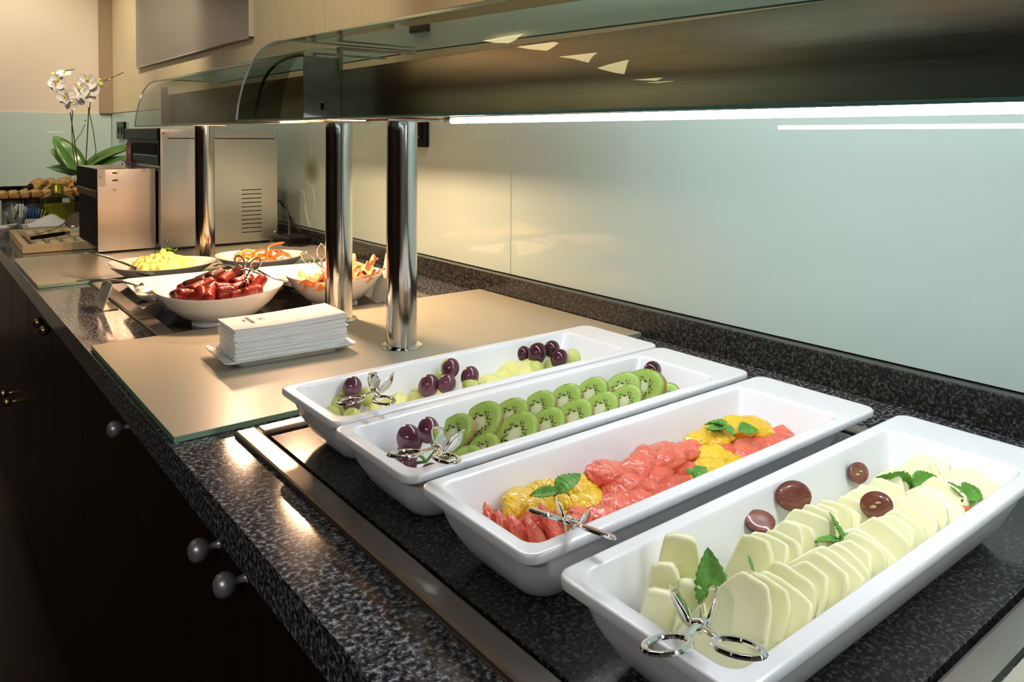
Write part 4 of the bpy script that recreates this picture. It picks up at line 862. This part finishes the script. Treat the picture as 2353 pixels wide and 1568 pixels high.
# ================================================================ toaster
def toaster():
    t = thing('conveyor_toaster', 'large steel conveyor toaster with black front and red strip', 'toaster', (.642, 2.60, CZ+.009))
    D = lambda x, y, z: (x-.642, y-2.60, z-CZ-.009)
    y0, y1 = 2.602, 3.06
    bd = B().box(D(.646, y0+.004, .925), D(1.018, y1, 1.292)).obj('body', 'steel', t, smooth=0, bevel=.002)
    B().box(D(.642, y0, .918), D(1.022, y0+.002, 1.298)).obj('side_panel', 'steel', t, smooth=0, bevel=.0008)
    B().box(D(.646, y0-.0012, 1.268), D(1.022, y0-.0001, 1.298)).obj('top_band', 'steel', t, smooth=0)
    B().box(D(.664, y0-.0018, 1.2665), D(1.010, y0-.0012, 1.2695)).obj('slot', 'black', t, smooth=0)
    for k in range(11):
        z = 1.0945-.01435*k; B().box(D(.898, y0-.0010, z-.0013), D(.966, y0-.0002, z+.0013)).obj('vent_slot', 'black', t, smooth=0)
    for x, z in ((.655, 1.283), (1.010, 1.284), (.658, .940), (1.012, .945)):
        B().lathe([(.0052, 0), (.0050, .0012), (.0036, .0024), (.0012, .0028)], 14, M=Matrix.Translation(D(x, y0-.0012, z)) @ Matrix.Rotation(pi/2, 4, 'X')).obj('screw', 'chrome', t)
    fr = B().box(D(.640, y0+.012, 1.18), D(.646, y1-.01, 1.300)).obj('front', 'black_plastic', t, smooth=0, bevel=.002)
    B().box(D(.634, y0, 1.262), D(.640, y1, 1.300)).obj('front_lip', 'black_plastic', t, smooth=0, bevel=.003)
    B().box(D(.6385, y0+.03, 1.215), D(.6399, y1-.11, 1.252)).obj('mouth', 'black', t, smooth=0)
    B().box(D(.6378, y0+.03, 1.210), D(.6399, y1-.11, 1.2125)).obj('mouth_rim', 'steel', t, smooth=0)
    rp = B().box(D(.6372, y1-.085, 1.13), D(.6392, y1-.012, 1.250)).obj('control_strip', 'red_panel', t, smooth=0)
    text('Dualit', .034, 'red_text', rp, Matrix.Translation(D(.6368, y1-.048, 1.222)) @ Matrix(((0, 0, -1, 0), (-1, 0, 0, 0), (0, 1, 0, 0), (0, 0, 0, 1))))
    for yy_ in (y1-.03, y1-.065):
        B().lathe([(.012, 0), (.0125, .002), (.0115, .018), (.010, .020)], 20, M=Matrix.Translation(D(.6372, yy_, 1.178)) @ Matrix.Rotation(-pi/2, 4, 'Y')).obj('dial', 'chrome', t)
    # feeder box toward the customer
    fx0, fy0, fy1 = .470, 2.660, 2.99
    B().box(D(fx0+.006, fy0+.004, .928), D(.6415, fy1, 1.160)).obj('chute_body', 'black', t, smooth=0)
    B().box(D(fx0+.004, fy0, .915), D(.6415, fy0+.003, 1.1725)).box(D(fx0+.004, fy0, 1.1700), D(.6415, fy1, 1.1728)).obj('chute_cover', 'steel', t, smooth=0, bevel=.0006)
    B().box(D(fx0+.004, fy0-.0014, 1.118), D(fx0+.026, fy0-.0002, 1.1722)).obj('corner_plate', 'aluminium', t, smooth=0)
    B().box(D(fx0, fy0+.002, 1.105), D(fx0+.004, fy1, 1.1715)).obj('chute_front', 'black', t, smooth=0)
    B().box(D(fx0, fy0+.002, 1.082), D(fx0+.005, fy1, 1.1035)).obj('chute_flap', 'black_plastic', t, smooth=0)
    B().box(D(fx0-.0008, fy0+.002, 1.1036), D(fx0+.003, fy1, 1.1052)).obj('chute_trim', 'chrome', t, smooth=0)
    for x, z in ((fx0+.014, 1.146), (.5295, 1.159), (.5295, 1.136), (.522, 1.106), (.605, 1.166)):
        B().lathe([(.0042, 0), (.0040, .0010), (.0028, .002), (.001, .0024)], 12, M=Matrix.Translation(D(x, fy0-.0012, z)) @ Matrix.Rotation(pi/2, 4, 'X')).obj('screw', 'chrome', t)
    for z in (1.159, 1.136): B().box(D(.516, fy0-.0006, z-.0022), D(.527, fy0-.0001, z+.0022)).obj('slot', 'black', t, smooth=0)
    for x, y in ((.66, 2.63), (.99, 2.63), (.66, 3.02), (.99, 3.02), (.49, 2.68)):
        B().lathe([(.013, 0), (.013, .012), (.010, .0165)], 16, M=Matrix.Translation(D(x, y, CZ+.0090))).obj('foot', 'black_plastic', t)
toaster()
t = thing('power_adapter', 'black power block on the worktop right of the toaster', 'adapter', (1.045, 2.50, CZ+.0088))
B().box((-.035, -.025, .0), (.045, .12, .028)).obj('case', 'black_plastic', t, smooth=0, bevel=.004)
B().tube([(-.034, 0, .024), (-.034, .11, .024)], .002, 6).obj('ridge', 'black', t)
B().lathe([(.009, 0), (.009, .012), (.005, .016)], 14, M=Matrix.Translation((.055, -.03, 0))).obj('plug', 'black_plastic', t)
B().tube([(1.013, 2.63, 1.045), (1.03, 2.60, 1.055), (1.045, 2.585, 1.04), (1.05, 2.57, .98), (1.043, 2.55, .935), (1.03, 2.52, .928)], .0042, 8).obj('power_cable', 'cable', label='thick black cable looping out of the toaster side', cat='cable')
B().tube([(1.05, 2.66, 1.05), (1.06, 2.62, 1.02), (1.07, 2.58, .97), (1.085, 2.54, .935), (1.09, 2.46, .914), (1.04, 2.44, .9135), (1.0, 2.5, .9135)], .0036, 8).obj('power_cable', 'cable', label='thin black cable hanging behind and lying on the glass plate', cat='cable')

# ================================================================ wall things
t = thing('wall_screen', 'large grey flat screen in a thin aluminium frame high on the wall', 'screen', (1.134, 4.092, 1.676))
B().box((-.0185, -.957, .004), (-.001, .958, 1.02)).obj('panel', 'screen', t, smooth=0)
B().box((-.021, -.961, 0), (-.001, -.957, 1.02)).box((-.021, .958, 0), (-.001, .962, 1.02)).box((-.021, -.961, -.0), (-.001, .962, .004)).obj('frame', 'aluminium', t, smooth=0)
def socket(label, y, z, w=.075, h=.085):
    t = thing('wall_socket', label, 'socket', (WX-.0006, y, z), group='wall sockets')
    B().box((-.016, -w/2, -h/2), (0, w/2, h/2)).obj('plate', 'black_plastic', t, smooth=0, bevel=.002)
    for k in (-1, 1):
        B().box((-.019, k*w*.22-.010, -.022), (-.0161, k*w*.22+.010, .022)).obj('switch', 'black', t, smooth=0, bevel=.002)
        B().lathe([(.003, 0), (.001, .001)], 10, M=Matrix.Translation((-.0192, k*w*.22, -.014)) @ Matrix.Rotation(-pi/2, 4, 'Y')).obj('indicator', 'chrome', t)
socket('dark double switch plate on the glass near the corner', 5.50, 1.305, .20, .110)
socket('black socket on the glass wall just right of the nearer post', 1.835, 1.292, .085, .085)

# ================================================================ far end of the buffet
# bamboo trivet
t = thing('bamboo_trivet', 'pale bamboo slatted trivet at the front edge of the worktop', 'trivet', (.297, 2.860, CZ+.0012), -.02)
tw, td, hh = .235, .50, .026
B().box((0, 0, 0), (tw, .020, hh)).obj('rail', 'bamboo', t, smooth=0, bevel=.001)
B().box((0, td-.02, 0), (tw, td, hh)).obj('rail', 'bamboo', t, smooth=0, bevel=.001)
B().box((0, .0205, 0), (.018, td-.0205, hh)).obj('rail', 'bamboo', t, smooth=0, bevel=.001)
B().box((tw-.018, .0205, 0), (tw, td-.0205, hh)).obj('rail', 'bamboo', t, smooth=0, bevel=.001)
for k in range(4):
    B().box((.045+.042*k, .0210, .004), (.069+.042*k, td-.0215, .022)).obj('slat', 'bamboo_light', t, smooth=0, bevel=.001)
B().box((.0185, .0210, 0), (tw-.0185, td-.0215, .0028)).obj('base', 'brown_box', t, smooth=0)  # brown sheet stands in for the shade in the gaps between slats
# knife & ladle on the trivet
t = thing('knife', 'knife with a black riveted handle lying on the bamboo trivet', 'knife', (.335, 2.985, .9285), .0)
B().tube([(0, 0, .006), (.05, .02, .008), (.10, .045, .010)], [.0085, .0095, .0085], 10, flat=.8).obj('handle', 'black_plastic', t)
B().tube([(.10, .045, .010), (.118, .054, .0105)], [.0088, .0070], 10, flat=.8).obj('bolster', 'brass', t)
B().tube([(.118, .054, .0105), (.16, .075, .011), (.19, .09, .011)], [.010, .011, .002], 8, flat=.12).obj('blade', 'tong_steel', t)
t = thing('ladle', 'steel ladle with its bowl propped up on the napkin behind the knife', 'ladle', (.335, 3.09, .930))
B().tube([(0, 0, .002), (.04, .03, .004), (.09, .06, .012), (.125, .08, .030)], [.003, .003, .004, .006], 8, flat=.5).obj('handle', 'tong_steel', t)
B().ball((0, 0, 0), (.040, .032, .024), 20, 12, M=Matrix.Translation((.160, .095, .040)) @ Euler((.3, -.6, .5)).to_matrix().to_4x4(), fn=lambda v: Vector((v.x, v.y, min(.05, v.z)))).obj('bowl', 'tong_steel', t, smooth=50)
# napkin / cloth heap on white dish
platter('long white dish with a crumpled napkin behind the bamboo trivet', (.490, 3.455), .27, .145, HP, .028, -.02)
n = 22; rings = []
for i in range(n+1):
    q = []
    for k in range(n+1):
        u, v = i/n-.5, k/n-.5; h = .040*math.exp(-((u+.12)**2+(v)**2)*14)+.008*noise.noise(Vector((u*5, v*5, 1)))+.004
        q.append((u*.20, v*.12, max(.001, h*(1-.3*(abs(u)+abs(v))))))
    rings.append(q)
o = B().loft(rings, 0, False, False, False).obj('crumpled_napkin', 'paper', loc=(.475, 3.458, .922), smooth=80, label='crumpled white paper napkin heap behind the ladle', cat='napkin')
o.modifiers.new('solid', 'SOLIDIFY').thickness = .0015
bowl('small shallow white bowl at the left front edge of the worktop', (.290, 3.43), .052, .933, .025, HP, 2, .0, group='small white bowls')
# oil bottle
t = thing('oil_bottle', 'square-shouldered glass bottle of yellow-green oil with gold cap', 'bottle', (.497, 3.600, CZ+.0012))
prof = [(.001, .001), (.060, .001), (.063, .004), (.063, .060), (.061, .0635), (.063, .067), (.063, .112), (.060, .119), (.045, .127), (.026, .134), (.021, .139), (.021, .152)]
B().lathe(prof, 32, caps=False).obj('glass', 'bottle_glass', t, smooth=60)
B().lathe([(.001, .003), (.0600, .003), (.0610, .006), (.0610, .0600), (.0595, .0635), (.061, .067), (.061, .096), (.001, .0962)], 32).obj('oil', 'oil', t, smooth=60)
cp = [(.0225, .148)]
for k in range(5): cp += [(.0225, .149+.005*k), (.0216, .151+.005*k)]
B().lathe(cp+[(.0225, .176), (.020, .179), (.001, .1795)], 24).obj('cap', 'gold_cap', t, smooth=35)
# steel canisters carrying the pastry tray
for i, (x, y) in enumerate(((.352, 3.72), (.430, 3.76), (.508, 3.82))):
    lb = ['steel canister leftmost under the pastry tray', 'middle steel canister under the pastry tray', 'steel canister under the pastry tray beside the oil bottle'][i]
    t = thing('steel_canister', lb, 'canister', (x, y, CZ+.0012), group='steel canisters under the pastries')
    B().lathe([(.001, 0), (.036, 0), (.037, .002), (.037, .108), (.0375, .110), (.036, .112), (.001, .1125)], 28).obj('can', 'canister', t, smooth=35)
B().box((0, 0, 0), (.42, .56, .006)).box((0, .55, .006), (.42, .56, .024)).obj('pastry_tray', 'black_plastic', loc=(.29, 3.66, CZ+.1140), smooth=0, bevel=.001, label='flat black tray of pastries on steel canisters', cat='tray')
for i in range(8):
    t = thing('muffin_slice', 'golden cake square in the front row of the pastry tray', 'cake', (.315+.040*i, 3.70+.010*i, CZ+.1205), random.uniform(-.3, .3), 'front row of cakes')
    B().loft([rrect(.040, .05, .006, 0), rrect(.042, .052, .008, .012), rrect(.040, .050, .008, .016)]).obj('base', 'cake_brown', t, smooth=50)
    B().ball((0, 0, 0), (.022, .027, .012), 16, 10, M=Matrix.Translation((0, 0, .019)), fn=lambda v, i=i: lumpy(v, i*2.7, .35)).obj('crust', 'pastry', t, smooth=180)
for i in range(17):
    rr_ = random.Random(i+9); x = .44+.017*i+rr_.uniform(-.01, .01); y = 3.92+rr_.uniform(-.07, .09); z = CZ+.135+.016*(i % 3)
    B().ball((0, 0, 0), (.030, .022, .017), 16, 10, fn=lambda v, i=i: lumpy(v, i*1.7, .45)).obj('pastry', 'pastry', loc=(x, y, z), rot=(0, 0, rr_.uniform(0, 3)), smooth=180, label='small golden pastry in the heap on the black tray', cat='pastry', group='heap of golden pastries')
for i, (x, y, z) in enumerate(((.398, 3.78, .136), (.420, 3.80, .137), (.437, 3.80, .136), (.425, 3.80, .158), (.582, 3.80, .140), (.600, 3.82, .163), (.590, 3.80, .120))):
    lb = ['dark grape at the left of the cluster on the pastries', 'dark grape in the middle of the cluster on the pastries', 'dark grape at the right of the cluster on the pastries', 'dark grape on top of the cluster on the pastries', 'dark grape right of the bottle cap', 'upper dark grape beside the chocolate cake', 'lower dark grape beside the chocolate cake'][i]
    grape(lb, (x, y, CZ+z), .0125, 'grape_dark', 'grapes on the pastry tray')
mint('mint sprig on the grapes in the left of the pastry tray', (.408, 3.79, CZ+.152), ((.018, 2.5, .3, .2), (.016, 0, .2, 0)))
mint('mint sprig on the chocolate cake beside the toaster', (.615, 3.80, CZ+.168), ((.024, .3, .3, .2), (.020, 2.9, .2, 0)))
B().ball((0, 0, 0), (.045, .03, .026), 20, 12, fn=lambda v: lumpy(v, 3, .3)).obj('chocolate_cake', 'chocolate', loc=(.645, 3.78, CZ+.142), smooth=180, label='dark chocolate cake dusted with sugar beside the toaster', cat='cake')
B().box((0, 0, 0), (.16, .20, .098)).obj('wooden_crate', 'brown_box', loc=(.580, 3.62, CZ+.0012), smooth=0, bevel=.001, label='brown wooden box standing between oil bottle and toaster', cat='box')
B().box((0, 0, 0), (.24, .26, .012)).obj('cake_board', 'black_glass', loc=(.565, 3.66, CZ+.1015), smooth=0, bevel=.001, label='glossy black board on the wooden box under the chocolate cake', cat='board')
by_x([o for o in COL.objects if o.name.startswith('muffin_slice')], 'golden cake square, %s from the left in the front row of the pastry tray')
by_x([o for o in COL.objects if o.name.split('.')[0] == 'pastry'], 'small golden pastry, %s from the left in the heap on the tray')
# cup of stirrers, sachet box
t = thing('stirrer_cup', 'clear cup crammed with wrapped white stirrers', 'cup', (.352, 3.56, CZ+.0012))
B().lathe([(.001, .001), (.030, .001), (.039, .085)], 24, caps=False).obj('cup', 'bottle_glass', t, smooth=60)
for k in range(22):
    a = random.uniform(0, 6.28); q = random.uniform(0, .02)
    M = Matrix.Translation((q*cos(a), q*sin(a), .004)) @ Euler((.25*sin(a)*q/.02*-1, .25*cos(a)*q/.02, a)).to_matrix().to_4x4()
    B().box((-.004, -.0006, 0), (.004, .0006, random.uniform(.085, .105)), M=M).obj('stirrer', 'clear_plastic', t, smooth=0)
t = thing('sachet_box', 'small open white box of blue and yellow sachets', 'box', (.372, 3.537, CZ+.0012), 0)
B().box((0, 0, 0), (.065, .042, .002)).box((0, 0, .002), (.065, .002, .045)).box((0, .040, .002), (.065, .042, .06)).box((0, .002, .002), (.002, .040, .05)).box((.063, .002, .002), (.065, .040, .055)).obj('case', 'cardstock', t, smooth=0)
for k in range(7):
    M = Matrix.Translation((.006+.0075*k, .004+.002*(k % 2), .004)) @ Euler((0, .08+.04*k, .02)).to_matrix().to_4x4()
    B().box((0, 0, 0), (.0016, .034, .088-.002*k), M=M).obj('sachet', 'blue_foil' if k < 5 else 'yellow_foil', t, smooth=0, label='blue foil sachet' if k < 5 else 'yellow-green foil sachet')
t = thing('stirrer_cup', 'small clear dessert glass in front of the stirrer cup', 'glass', (.322, 3.41, CZ+.033), 0)
B().lathe([(.001, .001), (.016, .001), (.018, .003), (.005, .007), (.004, .020), (.014, .030), (.024, .055)], 22, caps=False).obj('glass', 'bottle_glass', t, smooth=60)
for i, (x, y, a) in enumerate(((.498, 3.30, -.3), (.530, 3.26, .1))):
    sign(['small label card left of the pair beside the ladle', 'small label card right of the pair beside the ladle'][i], (x, y, CZ+.0025), (.020, .005, .050), (.030, -.012+a*.02, 0), 0, 0, (.02, .02, 0))

# orchid
def orchid():
    ox, oy = .800, 4.95
    t = thing('potted_orchid', 'white orchid in a square white pot near the corner', 'orchid', (ox, oy, CZ+.0012))
    B().loft([rrect(.10, .10, .008, 0), rrect(.125, .125, .010, .145), rrect(.128, .128, .010, .148), rrect(.118, .118, .008, .148), rrect(.112, .112, .008, .13)]).obj('pot', 'porcelain', t, smooth=45)
    B().ball((0, 0, 0), (.055, .055, .02), 16, 8, M=Matrix.Translation((0, 0, .128))).obj('soil', 'soil', t)
    for k, (L, a, el, w, cu) in enumerate(((.27, 2.60, 1.15, .058, .45), (.25, 2.45, .85, .042, .45), (.27, -.75, 1.0, .040, .75), (.33, -.50, .95, .046, .75), (.26, -.62, .60, .034, .35), (.23, 2.35, .35, .030, .30), (.20, 3.6, .5, .028, .3), (.2, 1.3, .7, .03, .4))):
        b = B(); rings = []
        for i in range(15):
            u = i/14; ww = w*sin(pi*min(.97, .12+u*.85))**.7
            rings.append([(L*u, v*ww, -cu*L*u*u*.9+abs(v)*ww*.25) for v in (-1, -.6, -.2, 0, .2, .6, 1)])
        o = b.loft(rings, 0, False, False, False).obj('leaf', 'leaf', t, loc=(0, 0, .145), rot=Euler((-.85 if 1.5 < a < 3 else .85 if a < 0 else 0, -el, a), 'XYZ'), smooth=80)
        o.modifiers.new('solid', 'SOLIDIFY').thickness = .0022
    def st(name, pts, r, mat): B().tube(pts, r, 8).obj(name, mat, t)
    Rr = Vector((.84, -.54, 0))   # rightwards as the shelf is seen
    def at(r, z, d=0): return Vector((Rr.x*r+.54*d, Rr.y*r+.84*d, z))
    st('support_cane', [at(-.01, .14), at(-.035, .35), at(-.055, .50)], .0028, 'stem_brown')
    st('support_cane', [at(.02, .14), at(.035, .35), at(.045, .53)], .0028, 'stem_brown')
    st('stem', [at(-.02, .14), at(-.045, .30), at(-.048, .42), at(-.042, .50), at(-.08, .62), at(-.13, .70), at(-.10, .73), at(-.03, .745)], .0026, 'stem_green')
    st('stem', [at(.04, .14), at(.082, .28), at(.068, .40), at(.048, .50), at(.06, .62), at(.11, .67), at(.17, .70), at(.235, .73)], .0026, 'stem_green')
    st('stem', [at(-.042, .32), at(0, .38), at(.025, .435)], .0018, 'stem_green')
    def flower(p, s, face, roll):
        fr = thing('flower', None, None, p); fr.parent = t; fr.rotation_euler = basis(Vector(face).cross(Vector((sin(roll), 0, cos(roll)))), z=face).to_euler(); fr.scale = (s,)*3
        for k, (a, L, w) in enumerate(((pi/2, .040, .016), (pi/2+2.15, .040, .015), (pi/2-2.15, .040, .015), (.15, .045, .030), (pi-.15, .045, .030))):
            b = B(); rings = []
            for i in range(9):
                u = i/8; ww = w*sin(pi*(.08+.86*u))**.6
                rings.append([(L*u, v*ww, .006*sin(u*2.2)+.004*v*v) for v in (-1, -.5, 0, .5, 1)])
            o = b.loft(rings, 0, False, False, False).obj('petal', 'petal', fr, loc=(0, 0, .001*(k > 2)), rot=(0, 0, a), smooth=80)
        B().ball((0, 0, 0), (.007, .009, .008), 10, 8, M=Matrix.Translation((0, -.005, .006))).obj('lip', 'petal_centre', fr, smooth=180)
    cf = (-.75, -.66, .05)
    for (r, z, s, fc, ro) in ((-.10, .635, .95, (-.6, -.75, .1), .3), (-.12, .615, .8, (-.9, -.3, .0), -.3), (-.055, .565, 1.0, (-.5, -.8, .0), .1), (-.04, .525, .95, (-.6, -.7, -.1), .5), (-.06, .545, .9, (-.9, -.35, 0), .2),
                          (.055, .640, 1.15, cf, .1), (.015, .590, 1.15, cf, -.2), (.065, .600, 1.0, (-.5, -.8, .1), .3), (.012, .535, .65, (-.8, -.5, -.6), .2), (.065, .555, .6, (-.2, -.9, .1), 1.0), (-.07, .68, .7, (-.2, -.5, .8), .2)):
        flower(at(r*1.05, z+.035, -.03), s*1.22, fc, ro)
    for (r, z, s) in ((-.145, .690, .016), (-.125, .665, .017), (-.16, .650, .013), (.100, .650, .015), (.115, .640, .016), (.160, .668, .008), (.105, .665, .012), (.19, .69, .005), (.026, .438, .007)):
        B().ball((0, 0, 0), (s*.85, s*.85, s), 12, 8, M=Matrix.Translation(at(r, z+.02))).obj('bud', 'bud', t, smooth=180)
orchid()
